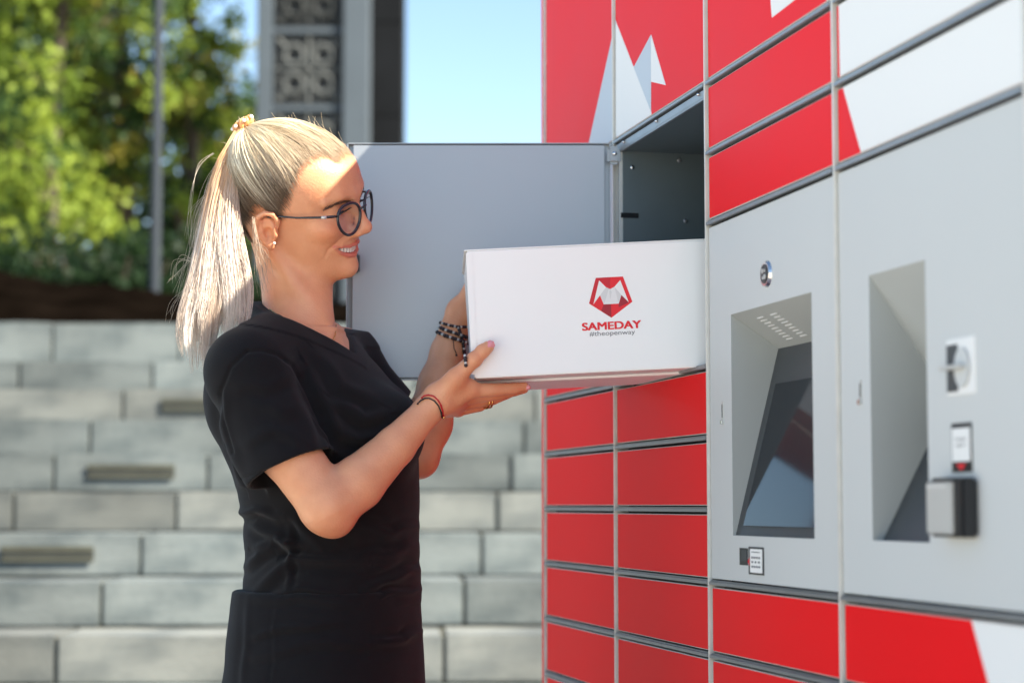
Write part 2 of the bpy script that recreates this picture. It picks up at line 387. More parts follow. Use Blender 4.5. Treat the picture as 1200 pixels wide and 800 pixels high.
quadbox([(870, 643.5), (876, 644), (876, 657), (870, 657)], -.0012, -.0007, 'bezel', 'socket_face', t1)
o, q = quadbox([(878, 640.5), (895.5, 640.8), (895.5, 674), (878, 672)], -.0010, .001, 'black_plastic', 'instruction_sticker', t1)
s0, s1, zb, za = q; w, h = s1-s0, za-zb
MB().box(s0+w*.13, s1-w*.07, -.0016, -.0011, zb+h*.07, za-h*.07).build('sticker_paper', M['card'], o)
mb = MB()
mb.box(s0+.25*w, s1-.2*w, -.002, -.0017, zb+h*.80, zb+h*.83)
for r_, (y_, hh) in enumerate(((.58, .07), (.42, .07), (.25, .07))):
    for c_ in range(4 if r_ != 1 else 3):
        x_ = s0+w*(.24+c_*(.155 if r_ != 1 else .22)); mb.box(x_, x_+w*.11, -.002, -.0017, zb+h*y_, zb+h*(y_+hh))
mb.build('sticker_writing', M['p_text'], o)
MB().add([(s0+w*.13, -.0021, zb+h*.62), (s0+w*.13, -.0021, zb+h*.30), (s0-w*.02, -.0021, zb+h*.46)], [(0, 1, 2)]).build('red_arrow', M['p_red'], o)
# receipt slot
o, q = quadbox([(1110.5, 399), (1143, 392.5), (1144, 461), (1111, 463)], -.0015, .001, 'white_film', 'receipt_slot', t2, .0006)
s0, s1, zb, za = q; w, h = s1-s0, za-zb
MB().box(s0+.03*w, s0+.42*w, -.0022, -.0016, zb+.06*h, za-.1*h).build('slot_shadow', M['bezel'], o)
mb = MB(); n = 24; cx, cz, r = s0+.60*w, zb+.47*h, .36*h
pts = [(cx+.80*r*math.cos(2*math.pi*i/n), cz+r*math.sin(2*math.pi*i/n)) for i in range(n)]
mb.prism(pts, 1, -.0040, -.0023); mb.build('slot_guide', M['panel'], o, bevel=.0006)
MB().box(s0+.02*w, s0+.75*w, -.012, -.0042, zb+.44*h, zb+.52*h).build('slot_lip', M['silver'], o, bevel=.001)
# label above the reader
o, q = quadbox([(1115.5, 495), (1139, 496), (1140, 553), (1117, 553)], -.0010, .001, 'black_plastic', 'payment_label', t2)
s0, s1, zb, za = q; w, h = s1-s0, za-zb
MB().box(s0+w*.05, s1-w*.05, -.0016, -.0011, zb+h*.22, za-h*.10).build('label_paper', M['white_film'], o)
mb = MB()
for y_, x0_, x1_ in ((.68, .2, .8), (.64, .28, .72), (.55, .2, .8), (.52, .3, .6)): mb.box(s0+w*x0_, s0+w*x1_, -.002, -.0017, zb+h*y_, zb+h*(y_+.014))
mb.build('label_writing', M['p_text'], o)
MB().add([(s0+w*.25, -.0018, zb+h*.17), (s0+w*.5, -.0018, zb+h*.03), (s0+w*.75, -.0018, zb+h*.17)], [(0, 1, 2)]).build('red_arrow', M['p_red'], o)
# card reader
o, q = quadbox([(1108, 561), (1147, 558), (1148, 629), (1109, 629)], -.0190, .0, 'black_plastic', 'card_reader', t2, .003)
s0, s1, zb, za = q; w, h = s1-s0, za-zb
f_ = MB().box(s0+.001, s1-.014, -.0225, -.0193, zb+.04*h, za-.06*h).build('reader_face', M['silver'], o, bevel=.0016)
for i in range(4): MB().box(s0+w*(.08+.15*i), s0+w*(.14+.15*i), -.0231, -.0226, za-.16*h, za-.13*h).build('status_light', M['white_film'], f_)

# ------------------------------------------------------------------ ground, steps, terrace
M['ground'] = material('plaza_paving', (.58, .54, .48), .8, var=.2, vscale=3, bump=.4, bscale=40)
M['block'] = material('weathered_stone', (.142, .160, .160), .85, var=.5, base2=(.075, .092, .097), vscale=4.2, bump=.6, bscale=35, coords='Object', detail=8, stretch=(1, 1, 1.8))
M['block2'] = material('weathered_stone_pale', (.165, .172, .162), .85, var=.5, base2=(.095, .105, .105), vscale=4.5, bump=.6, bscale=35, detail=8, stretch=(1, 1, 1.6))
for q_ in ('block', 'block2'):
    t_ = M[q_].node_tree; bs = t_.nodes['Principled BSDF']; lk_ = bs.inputs['Base Color'].links[0]; src_ = lk_.from_socket
    oi_ = t_.nodes.new('ShaderNodeObjectInfo'); mr_ = t_.nodes.new('ShaderNodeMapRange'); mr_.inputs[3].default_value = .74; mr_.inputs[4].default_value = 1.2; t_.links.new(oi_.outputs['Random'], mr_.inputs[0])
    n3 = t_.nodes.new('ShaderNodeTexNoise'); n3.inputs['Scale'].default_value = 1.3; n3.inputs['Detail'].default_value = 7; tc_ = t_.nodes.new('ShaderNodeTexCoord'); ge_ = t_.nodes.new('ShaderNodeNewGeometry'); t_.links.new(ge_.outputs['Position'], n3.inputs[0])
    r3 = t_.nodes.new('ShaderNodeMapRange'); r3.inputs[1].default_value = .35; r3.inputs[2].default_value = .65; r3.inputs[3].default_value = .72; r3.inputs[4].default_value = 1.15; t_.links.new(n3.outputs[0], r3.inputs[0])
    mm = t_.nodes.new('ShaderNodeMath'); mm.operation = 'MULTIPLY'; t_.links.new(mr_.outputs[0], mm.inputs[0]); t_.links.new(r3.outputs[0], mm.inputs[1])
    rp_ = [n_ for n_ in t_.nodes if n_.type == 'VALTORGB'][0]; rp_.color_ramp.elements[0].position = .36; rp_.color_ramp.elements[1].position = .60
    hv = t_.nodes.new('ShaderNodeHueSaturation'); t_.links.new(src_, hv.inputs['Color']); t_.links.new(mm.outputs[0], hv.inputs['Value']); t_.links.new(hv.outputs[0], bs.inputs['Base Color'])
M['moss'] = material('dirty_joint', (.075, .075, .055), .95, var=.4, vscale=10)
M['slotdark'] = material('light_slot_glass', (.035, .036, .028), .5, var=.4, vscale=10)
M['soil'] = material('dark_soil', (.0055, .0038, .0028), 1, spec=0, var=.6, vscale=5, bump=1, bscale=20)
MB().box(-600, 600, -300, 900, -.5, 0).build('ground', M['ground'], None, kind='structure')
ST = empty('stone_steps', (0, 0, 0), 0, kind='structure')
H_, TR, L_ = .15, .40, .595
rot = math.radians(3.0)
ST.location = (-1.2, 6.1, 0); ST.rotation_euler = (0, 0, rot)
protos = {}
def block_mesh(var, ln_):
    mb = MB(); n = 9
    r_ = random.Random(var)
    # slightly uneven front and top: a grid slab
    o = MB().box(.004, ln_-.004, 0, TR+.03, 0, H_-.004).build('block', M['block'] if var % 3 else M['block2'], ST, bevel=.006, seg=2)
    bm = bmesh.new(); bm.from_mesh(o.data); bmesh.ops.subdivide_edges(bm, edges=[e for e in bm.edges if e.calc_length() > .1], cuts=3, use_grid_fill=True)
    for v in bm.verts:
        q = noise.noise(Vector((v.co.x*6+var*9, v.co.y*6, v.co.z*9)))
        v.co.y += .004*q*(v.co.y < .05); v.co.z += .003*q*(v.co.z > .1)
    bm.to_mesh(o.data); bm.free(); return o
NR0 = -5                                        # course numbers: 0 is the one whose top lies .75 m up
base_z = CAMZ-.395
first = True
vents = {(2, 0): 1, (4, 0): 1}
for row in range(NR0, 9):
    ztop = base_z+row*H_; y = row*TR; hs = 1.42 if row == 8 else 1.0
    x_start = -.20+.073*row
    k0 = -8; i = 0
    for k in range(-7, 6):
        x = x_start+k*L_; var = (row*7+k*3) % 9
        if var not in protos:
            protos[var] = block_mesh(var, L_); o = protos[var]
        else: o = inst(protos[var], ST)
        dz = random.uniform(-.002, .002)
        o.location = (x, y+random.uniform(-.004, .004), ztop-H_+dz); o.scale = (1, 1, hs)
# joint bed behind and under the blocks
mb = MB()
for row in range(NR0, 9):
    mb.box(-5.2, 4.2, row*TR+.012, row*TR+TR+.02, base_z+row*H_-H_-.001 if row > NR0 else 0, base_z+row*H_-.010)
mb.build('joint_bed', M['moss'], ST)
for px, py, wpx, row in ((57, 651, 106, 2), (154, 552, 101, 4), (228, 466, 76, 6), (20, 400, 50, 8)):
    Yr = 6.1+row*TR; p = at(px, py, Yr); wdt = wpx*Yr/F_PX
    q = Matrix.Rotation(-rot, 3, 'Z') @ Vector((p[0]+1.2, p[1]-6.1, p[2]))
    if row == 8: continue
    o = MB().box(-wdt/2, wdt/2, -.009, .02, -.024, .024).build('light_slot', M['slotdark'], ST, bevel=.003); o.location = (q[0], row*TR, base_z+row*H_-H_*.48)
    MB().box(-wdt/2, wdt/2, -.012, -.0095, .010, .026).build('slot_edge', M['moss'], o)
    MB().box(-wdt/2, wdt/2, -.012, -.0095, -.026, -.017).build('slot_edge', M['moss'], o)
TZ = base_z+8*H_+.062
MB().box(-60, 60, 9.75, 120, 0.0, TZ-.006).build('terrace', M['ground'], None, kind='structure')
# dark planted bank behind the top step
n1, n2 = 90, 24; V = []; 
for i in range(n1):
    for k in range(n2):
        x = -7+i*8.5/(n1-1); y = 10.1+k*.13
        e = max(0, min(1, (-1.7-x)/1.3)); h = (.31+.20*e)*math.sin(math.pi*min(1, (k+.3)/(n2-1)))**.6
        h += .07*noise.noise(Vector((x*2.2, y*2.2, 1)))+.03*noise.noise(Vector((x*9, y*9, 3)))
        V.append((x, y, TZ-.02+max(0, h) if 0 < k < n2-1 else TZ-.05))
Fq = np.array([(i*n2+k, i*n2+k+1, (i+1)*n2+k+1, (i+1)*n2+k) for i in range(n1-1) for k in range(n2-1)])[:, ::-1]
mesh('planted_bank', V, Fq, M['soil'], None, True, kind='structure')

# ------------------------------------------------------------------ lamp post
M['post'] = material('grey_post_paint', (.035, .042, .052), .7, spec=.2)
p = at(181, 350, 12.2)
lp = empty('lamp_post', (p[0], p[1], TZ-.02), label='slim grey lamp post standing in front of the trees', cat='lamp post')
MB().tube([(0, 0, .03), (0, 0, .5), (0, 0, 3.2), (0, 0, 6)], [.034, .034, .028, .025], 14).build('pole', M['post'], lp, True)
MB().tube([(0, 0, 0), (0, 0, .03)], .09, 16).build('base_plate', M['post'], lp)
MB().tube([(0, 0, 6.0), (.15, 0, 6.12), (.6, 0, 6.15)], .025, 8).box(.5, 1.0, -.08, .08, 6.12, 6.18).build('lamp_head', M['post'], lp)

# ------------------------------------------------------------------ carved pillar and dark wall
M['pil'] = material('grey_pillar_stone', (.060, .078, .098), .8, var=.12, vscale=3, bump=.2)
M['tile'] = material('carved_panel_stone', (.022, .024, .026), .8, var=.35, vscale=6, bump=.3)
M['tile_hi'] = material('carved_relief_stone', (.062, .068, .07), .8, var=.3, vscale=6, bump=.3)
M['cladding'] = material('black_cladding', (.008, .009, .011), .9, spec=.1, var=.3, vscale=3)
PY = 16.0
pl_ = at(298, 300, PY); pr_ = at(430, 300, PY); a_ = at(319, 0, PY)[0]; b_ = at(402, 0, PY)[0]
PT = empty('carved_pillar', (pl_[0], PY, TZ-.01), label='tall grey pillar with a dark carved tile panel down its face', cat='pillar')
wP = pr_[0]-pl_[0]; xa, xb = a_-pl_[0], b_-pl_[0]
MB().box(0, xa, 0, .6, 0, 7).build('pilaster', M['pil'], PT, bevel=.01); MB().box(xb, wP, 0, .6, 0, 7).build('pilaster', M['pil'], PT, bevel=.01)
MB().box(xa+.001, xb-.001, .10, .6, 0, 7).build('backing', M['tile'], PT)
tz = at(360, 37, PY)[2]-(TZ-.01); tw = xb-xa; th_ = (94*PY/F_PX)
tile = None
for k in range(-6, 5):
    if tile is None:
        cx, cz = tw/2, th_/2; mb = MB()
        mb.box(.0, tw, .05, .0995, 0, .045)                  # course bar
        mb2 = MB(); R_ = tw*.215
        for gx, gz in ((-1, 1), (1, 1), (-1, -1), (1, -1)):
            c = (cx+gx*R_*.95, .08, cz+.02+gz*R_*.95)
            mb2.tube([(c[0]+R_*.62*math.cos(t), .075, c[2]+R_*.62*math.sin(t)) for t in np.linspace(0, 2*math.pi, 17)[:-1]], .030, 6, True)
        for g in range(4):
            a = g*math.pi/2; mb2.tube([(cx, .08, cz+.02), (cx+R_*2.2*math.cos(a), .08, cz+.02+R_*2.2*math.sin(a))], .024, 6)
            a += math.pi/4; mb2.tube([(cx+R_*1.9*math.cos(a), .08, cz+.02+R_*1.9*math.sin(a)), (cx+R_*2.9*math.cos(a), .08, cz+.02+R_*2.9*math.sin(a))], .032, 6)
        mb2.ball((cx, .07, cz+.02), .04, 8)
        mb2.tube([(cx+x, .085, cz+.02+z) for x, z in ((-tw*.45, -tw*.45), (tw*.45, -tw*.45), (tw*.45, tw*.45), (-tw*.45, tw*.45))], .012, 5, True)
        tile = MB().box(.004, tw-.004, .085, .0995, .0, th_-.004).build('tile', M['tile'], PT, bevel=.004); tile.location = (xa, 0, tz)
        bar = mb.build('course_bar', M['pil'], tile); rl = mb2.build('relief', M['tile_hi'], tile)
    o = tile
    if k != 0 or tile.get('placed'):
        o = inst(tile, PT); inst(bar, o); inst(rl, o)
    tile['placed'] = 1; o.location = (xa, 0, tz+(k)*th_)
del tile['placed']
p0, p1 = at(430.5, 0, PY+.3), at(472, 0, PY+.3)
dwl = empty('dark_wall', (p0[0], PY+.3, TZ-.01), label='narrow black clad wall beside the carved pillar', cat='wall')
for i in range(9):
    MB().box(.002, p1[0]-p0[0], .0, .5, i*.8+.004, (i+1)*.8-.004).build('panel', M['cladding'], dwl, bevel=.004)
MB().box(.01, p1[0]-p0[0]-.01, .02, .49, 0, 7.1).build('core', M['dark'], dwl)

# ------------------------------------------------------------------ trees
def leafmat(name, c, c2):
    m = bpy.data.materials.new(name); m.use_nodes = True; t = m.node_tree; N, L = t.nodes, t.links
    b = N['Principled BSDF']; b.inputs['Roughness'].default_value = .55; b.inputs['Specular IOR Level'].default_value = .3
    oi = N.new('ShaderNodeAttribute'); oi.attribute_name = 'Col'; rp = N.new('ShaderNodeMix'); rp.data_type = 'RGBA'
    rp.inputs[6].default_value = (*c, 1); rp.inputs[7].default_value = (*c2, 1); sx = N.new('ShaderNodeSeparateColor'); L.new(oi.outputs[0], sx.inputs[0]); L.new(sx.outputs[0], rp.inputs[0])
    L.new(rp.outputs[2], b.inputs['Base Color'])
    tr = N.new('ShaderNodeBsdfTranslucent'); L.new(rp.outputs[2], tr.inputs[0]); mx = N.new('ShaderNodeMixShader'); mx.inputs[0].default_value = .42
    L.new(b.outputs[0], mx.inputs[1]); L.new(tr.outputs[0], mx.inputs[2]); L.new(mx.outputs[0], N['Material Output'].inputs[0]); return m
M['leafA'] = leafmat('leaf_yellow_green', (.13, .205, .03), (.30, .37, .05))
M['leafB'] = leafmat('leaf_deep_green', (.020, .050, .016), (.055, .105, .022))
M['leafC'] = leafmat('leaf_autumn_mix', (.12, .16, .025), (.30, .24, .04))
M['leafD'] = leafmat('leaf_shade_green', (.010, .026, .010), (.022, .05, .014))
M['bark'] = material('bark', (.10, .075, .055), .9, var=.5, vscale=12, bump=1, bscale=30, stretch=(1, 1, .3))
def tree(px, Y, height, rad, z_lo, n_cl, per, mats, label, seed, lean=0.0, leaf=.045):
    r = np.random.default_rng(seed); p = at(px, 300, Y)
    t = empty('tree', (p[0], Y, TZ-.02), label=label, cat='tree'); t['group'] = 'trees behind the steps'
    mb = MB(); tips = []
    top = np.array([lean, 0, height*.92]); pts = [np.array([lean*f*f+.06*math.sin(5*f+seed), .05*math.cos(4*f+seed), height*.92*f]) for f in np.linspace(0, 1, 9)]
    mb.tube(pts, list(np.linspace(.11, .015, 9)), 9)
    for i in range(20):
        f = r.uniform(z_lo/height, .95); a = r.uniform(0, 2*math.pi); b0 = pts[0]*0+np.array([lean*f*f, 0, height*.92*f])
        ln_ = rad*(1.05-.55*f)*r.uniform(.6, 1.05); e = b0+np.array([math.cos(a)*ln_, math.sin(a)*ln_, ln_*r.uniform(.25, .8)]); m_ = (b0+e)/2+r.normal(0, .06, 3)
        mb.tube([b0, m_, e], [.035*(1.1-f), .022*(1.1-f), .007], 6); tips += [e, m_, (m_+e)/2]
    mb.build('trunk', M['bark'], t, True)
    tips = np.array(tips)
    c = tips[r.integers(0, len(tips), n_cl)]+r.normal(0, rad*.20, (n_cl, 3)); c[:, 2] = np.maximum(c[:, 2], z_lo*.7)
    for gi, mt in enumerate(mats):
        cc = c[gi::len(mats)]; q = np.repeat(cc, per, 0); q = q+r.normal(0, 1, q.shape)*np.array([.10, .10, .085])*rad/1.2
        n = len(q); u = r.normal(0, 1, (n, 3)); u /= np.linalg.norm(u, axis=1)[:, None]; w = np.cross(u, r.normal(0, 1, (n, 3))); w /= np.linalg.norm(w, axis=1)[:, None]
        s_ = leaf*r.uniform(.6, 1.3, (n, 1))
        V = np.stack([q-u*s_, q+w*s_*.55, q+u*s_, q-w*s_*.55], 1).reshape(-1, 3)
        tone = np.repeat(np.clip(np.repeat(r.uniform(0, 1, len(cc)), per)*.6+r.uniform(0, .4, n), 0, 1), 4)
        o = mesh('crown', V, np.arange(4*n).reshape(-1, 4), M[mt], t, col=np.stack([tone]*3, 1))
    return t
tree(62, 15.5, 5.4, 1.25, .9, 300, 60, ['leafA', 'leafA', 'leafB'], 'yellow green leafy tree at the far left edge of the view', 3, .1)
tree(150, 17.5, 5.9, 1.1, 1.2, 200, 60, ['leafA', 'leafC', 'leafB'], 'tree with a few yellowing leaves just left of the lamp post', 8, -.1)
tree(212, 17.5, 5.6, .68, .9, 95, 60, ['leafA', 'leafB'], 'green tree between the lamp post and the carved pillar', 12, .1)
tree(-90, 17, 6.6, 1.4, .8, 200, 55, ['leafA', 'leafB'], 'green tree cut off by the left edge of the view', 21)
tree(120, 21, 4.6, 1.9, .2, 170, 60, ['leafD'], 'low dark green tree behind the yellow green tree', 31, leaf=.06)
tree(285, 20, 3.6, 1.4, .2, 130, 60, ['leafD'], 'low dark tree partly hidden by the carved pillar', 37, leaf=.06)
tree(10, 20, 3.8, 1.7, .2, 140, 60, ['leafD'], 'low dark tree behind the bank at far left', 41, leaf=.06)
def shrub(px, Y, rad, h, seed, label):
    r = np.random.default_rng(seed); p = at(px, 300, Y); n = 3600; t = empty('shrub', (p[0], Y, TZ-.02), label=label, cat='shrub'); t['group'] = 'dark shrubs behind the bank'
    d = r.normal(0, 1, (n, 3)); d /= np.linalg.norm(d, axis=1)[:, None]; rr = r.uniform(.55, 1, (n, 1)); q = d*rr*np.array([rad, rad*.6, h*.5])+[0, 0, h*.45]
    q += .12*np.sin(q[:, [1, 2, 0]]*7+seed); u = r.normal(0, 1, (n, 3)); u /= np.linalg.norm(u, axis=1)[:, None]; w = np.cross(u, r.normal(0, 1, (n, 3))); w /= np.linalg.norm(w, axis=1)[:, None]
    s_ = .04*r.uniform(.6, 1.3, (n, 1)); V = np.stack([q-u*s_, q+w*s_*.6, q+u*s_, q-w*s_*.6], 1).reshape(-1, 3)
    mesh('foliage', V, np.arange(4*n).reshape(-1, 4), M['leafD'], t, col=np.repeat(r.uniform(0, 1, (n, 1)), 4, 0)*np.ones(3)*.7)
    mb = MB()
    for i in range(6):
        a = i*1.05; mb.tube([(0, 0, 0), (rad*.3*math.cos(a), rad*.2*math.sin(a), h*.4), (rad*.6*math.cos(a), rad*.4*math.sin(a), h*.8)], [.02, .014, .006], 5)
    mb.build('stem', M['bark'], t)
for i, (px, Y, rd, h, lb) in enumerate(((20, 14.5, .8, 1.3, 'dark shrub at far left above the soil bank'), (120, 14.2, .8, 1.15, 'dark shrub above the bank left of the lamp post'), (215, 14.6, .75, 1.2, 'dark shrub right of the lamp post beside the ponytail'), (285, 14.9, .5, .9, 'dark shrub at the foot of the carved pillar'))):
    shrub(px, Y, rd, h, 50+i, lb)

# ------------------------------------------------------------------ implicit surfaces (smooth unions on a grid, then surface nets)
class Field:
    def __init__(s, lo, hi, h):
        s.lo = np.array(lo, np.float32); s.h = h; s.n = np.ceil((np.array(hi)-lo)/h).astype(int)+1
        s.F = np.full(s.n, .06, np.float32); s.C = None
        s.ax = [s.lo[i]+h*np.arange(s.n[i], dtype=np.float32) for i in range(3)]
    def win(s, lo, hi, pad):
        a = np.clip(np.floor((np.array(lo)-pad-s.lo)/s.h).astype(int), 0, s.n); b = np.clip(np.ceil((np.array(hi)+pad-s.lo)/s.h).astype(int)+1, 0, s.n)
        sl_ = tuple(slice(a[i], b[i]) for i in range(3))
        X = s.ax[0][sl_[0]][:, None, None]; Y = s.ax[1][sl_[1]][None, :, None]; Z = s.ax[2][sl_[2]][None, None, :]
        return sl_, X, Y, Z
    def blend(s, sl_, d, k, op='u'):
        A = s.F[sl_]
        if A.size == 0: return
        if op == 'u':
            if k <= 0: s.F[sl_] = np.minimum(A, d)
            else:
                h = np.clip(.5+.5*(A-d)/k, 0, 1); s.F[sl_] = A*(1-h)+d*h-k*h*(1-h)
        else:
            d = -d
            if k <= 0: s.F[sl_] = np.maximum(A, d)
            else:
                h = np.clip(.5-.5*(A-d)/k, 0, 1); s.F[sl_] = A*(1-h)+d*h+k*h*(1-h)
    def cone(s, a, b, ra, rb, k=.005, op='u'):
        a = np.array(a, np.float32); b = np.array(b, np.float32); r = max(ra, rb); pad = r+k+.012
        sl_, X, Y, Z = s.win(np.minimum(a, b), np.maximum(a, b), pad)
        v = b-a; L2 = max(float(v@v), 1e-9)
        t = np.clip(((X-a[0])*v[0]+(Y-a[1])*v[1]+(Z-a[2])*v[2])/L2, 0, 1)
        d = np.sqrt((X-a[0]-t*v[0])**2+(Y-a[1]-t*v[1])**2+(Z-a[2]-t*v[2])**2)-(ra+t*(rb-ra))
        s.blend(sl_, d, k, op)
    def chain(s, pts, rad, k=.005, op='u', kin=.004):
        for i in range(len(pts)-1): s.cone(pts[i], pts[i+1], rad[i], rad[i+1], k if i == 0 else kin, op)
    def ell(s, c, r, k=.005, R=None, op='u'):
        c = np.array(c, np.float32); r = np.array(r, np.float32)*np.ones(3, np.float32); m = float(r.max()); pad = m+k+.012
        sl_, X, Y, Z = s.win(c, c, pad); X = X-c[0]; Y = Y-c[1]; Z = Z-c[2]
        if R is not None: X, Y, Z = [R[i][0]*X+R[i][1]*Y+R[i][2]*Z for i in range(3)]
        k0 = np.sqrt((X/r[0])**2+(Y/r[1])**2+(Z/r[2])**2); k1 = np.sqrt((X/r[0]**2)**2+(Y/r[1]**2)**2+(Z/r[2]**2)**2)+1e-9
        s.blend(sl_, k0*(k0-1)/k1, k, op)
    def nets(s):
        F = s.F; I = F < 0; c = I[:-1, :-1, :-1].astype(np.int8)
        tot = np.zeros(c.shape, np.int8)
        for i in (0, 1):
            for j in (0, 1):
                for k in (0, 1): tot += I[i:I.shape[0]-1+i, j:I.shape[1]-1+j, k:I.shape[2]-1+k]
        act = np.argwhere((tot > 0) & (tot < 8)); vid = np.full(tot.shape, -1, np.int32); vid[tuple(act.T)] = np.arange(len(act))
        acc = np.zeros((len(act), 3)); cnt = np.zeros(len(act)); A = act
        for ax in range(3):
            o1, o2 = [q for q in range(3) if q != ax]
            for u in (0, 1):
                for w in (0, 1):
                    p0 = A.copy(); p0[:, o1] += u; p0[:, o2] += w; p1 = p0.copy(); p1[:, ax] += 1
                    f0 = F[tuple(p0.T)]; f1 = F[tuple(p1.T)]; m = (f0 < 0) != (f1 < 0)
                    t = f0[m]/(f0[m]-f1[m]); q = p0[m].astype(float); q[:, ax] += t; acc[m] += q; cnt[m] += 1
        V = s.lo+s.h*acc/cnt[:, None]; Q = []
        for ax in range(3):
            o1, o2 = [(1, 2), (2, 0), (0, 1)][ax]
            sl0 = [slice(None)]*3; sl1 = [slice(None)]*3; sl0[ax] = slice(0, -1); sl1[ax] = slice(1, None)
            e = np.argwhere(I[tuple(sl0)] != I[tuple(sl1)]); e = e[(e[:, o1] > 0) & (e[:, o2] > 0) & (e[:, o1] < s.n[o1]-1) & (e[:, o2] < s.n[o2]-1)]
            ins = I[tuple(e.T)]
            def vv(a, b): q = e.copy(); q[:, o1] -= a; q[:, o2] -= b; return vid[tuple(q.T)]
            q = np.stack([vv(0, 0), vv(1, 0), vv(1, 1), vv(0, 1)], 1); q[~ins] = q[~ins][:, ::-1]; Q.append(q)
        return V, np.concatenate(Q)
def vnormals(V, Q):
    n = np.cross(V[Q[:, 2]]-V[Q[:, 0]], V[Q[:, 3]]-V[Q[:, 1]]); N = np.zeros_like(V)
    for i in range(4): np.add.at(N, Q[:, i], n)
    return N/np.maximum(np.linalg.norm(N, axis=1), 1e-12)[:, None]
def relax(V, Q, it=2, f=.5, mask=None):
    E = np.concatenate([Q[:, [0, 1]], Q[:, [1, 2]], Q[:, [2, 3]], Q[:, [3, 0]]]); n = len(V)
    for _ in range(it):
        A = np.zeros_like(V); c = np.zeros(n)
        for k in range(3): A[:, k] = np.bincount(E[:, 0], V[E[:, 1], k], n)+np.bincount(E[:, 1], V[E[:, 0], k], n)
        c = np.bincount(E[:, 0], minlength=n)+np.bincount(E[:, 1], minlength=n)
        D = (A/np.maximum(c, 1)[:, None]-V)*f
        V = V+(D if mask is None else D*mask[:, None])
    return V

# ------------------------------------------------------------------ the woman
def frame(psi, rho, pit):
    fw = np.array([math.cos(psi), -math.sin(psi), 0]); lf = np.array([math.sin(psi), math.cos(psi), 0]); up = np.array([0, 0, 1.])
    lf, up = math.cos(rho)*lf+math.sin(rho)*up, math.cos(rho)*up-math.sin(rho)*lf
    fw, up = math.cos(pit)*fw-math.sin(pit)*up, math.cos(pit)*up+math.sin(pit)*fw
    return np.stack([fw, lf, up])
HS, HR = 1.047, frame(.3842, .40, .2091); HC = np.array([-.3264, 2.88, CAMZ+.4158])
def hp_(a, b, c): return HC+HS*(np.array([a, b, c])@HR)       # head coordinates: forward, left, up from between the ears
# head sections: height, front, back, half width, lengthwise centre of the widest point, exponent
SEC = np.array([
 (-.078, .045, .012, .008, .030, 2.0), (-.071, .076, .004, .024, .030, 2.0), (-.064, .0890, -.006, .035, .026, 2.0), (-.055, .0960, -.020, .045, .022, 1.95),
 (-.046, .0985, -.034, .053, .016, 1.9), (-.036, .0975, -.050, .058, .012, 1.9), (-.022, .0985, -.064, .0625, .010, 2.0), (-.006, .0995, -.076, .0665, .008, 2.1),
 (.012, .0975, -.084, .0695, .006, 2.2), (.030, .0940, -.089, .0715, .002, 2.25), (.046, .0935, -.092, .0735, -.004, 2.3), (.060, .0990, -.094, .0750, -.006, 2.3),
 (.078, .0985, -.094, .0760, -.008, 2.3), (.096, .0930, -.090, .0740, -.008, 2.2), (.112, .0820, -.083, .0680, -.008, 2.15), (.128, .062, -.068, .0560, -.006, 2.1),
 (.139, .038, -.045, .0380, -.004, 2.0), (.146, .010, -.016, .0120, -.003, 2.0)])
def _dense(T):
    z = np.linspace(T[0, 0], T[-1, 0], 900); out = [z]; k = np.exp(-.5*(np.arange(-60, 61)/22.)**2); k /= k.sum()
    for i in range(1, T.shape[1]):
        y = np.interp(z, T[:, 0], T[:, i]); w = np.concatenate([2*y[0]-y[60:0:-1], y, 2*y[-1]-y[-2:-62:-1]]); out.append(np.convolve(w, k, 'valid'))
    return np.stack(out, 1)
SEC[:, 2] = np.where(SEC[:, 2] < -.03, SEC[:, 2]*.86, SEC[:, 2]); SEC[:, 0] = np.where(SEC[:, 0] > .09, .09+(SEC[:, 0]-.09)*.80, SEC[:, 0]); SEC[:, 3] = np.where(SEC[:, 0] < .02, SEC[:, 3]*.95, SEC[:, 3])
SEC = _dense(SEC)
def head_d(a, b, c):
    f, k, w, m, p = [np.interp(c, SEC[:, 0], SEC[:, i]) for i in range(1, 6)]
    A = np.where(a > m, f-m, m-k)
    g = (np.abs((a-m)/A)**p+np.abs(b/w)**p)**(1/p)
    d = (g-1)*np.minimum(np.minimum(A, w), .075)
    return np.maximum(np.maximum(d, c-.1355), -.079-c)
BH = .00165
BF = Field((-.475, 2.60, 1.06), (.045, 3.20, 1.735), BH)
BETA = math.radians(18); fwB = np.array([math.cos(BETA), -math.sin(BETA), 0]); lfB = np.array([math.sin(BETA), math.cos(BETA), 0])
TY = 2.90
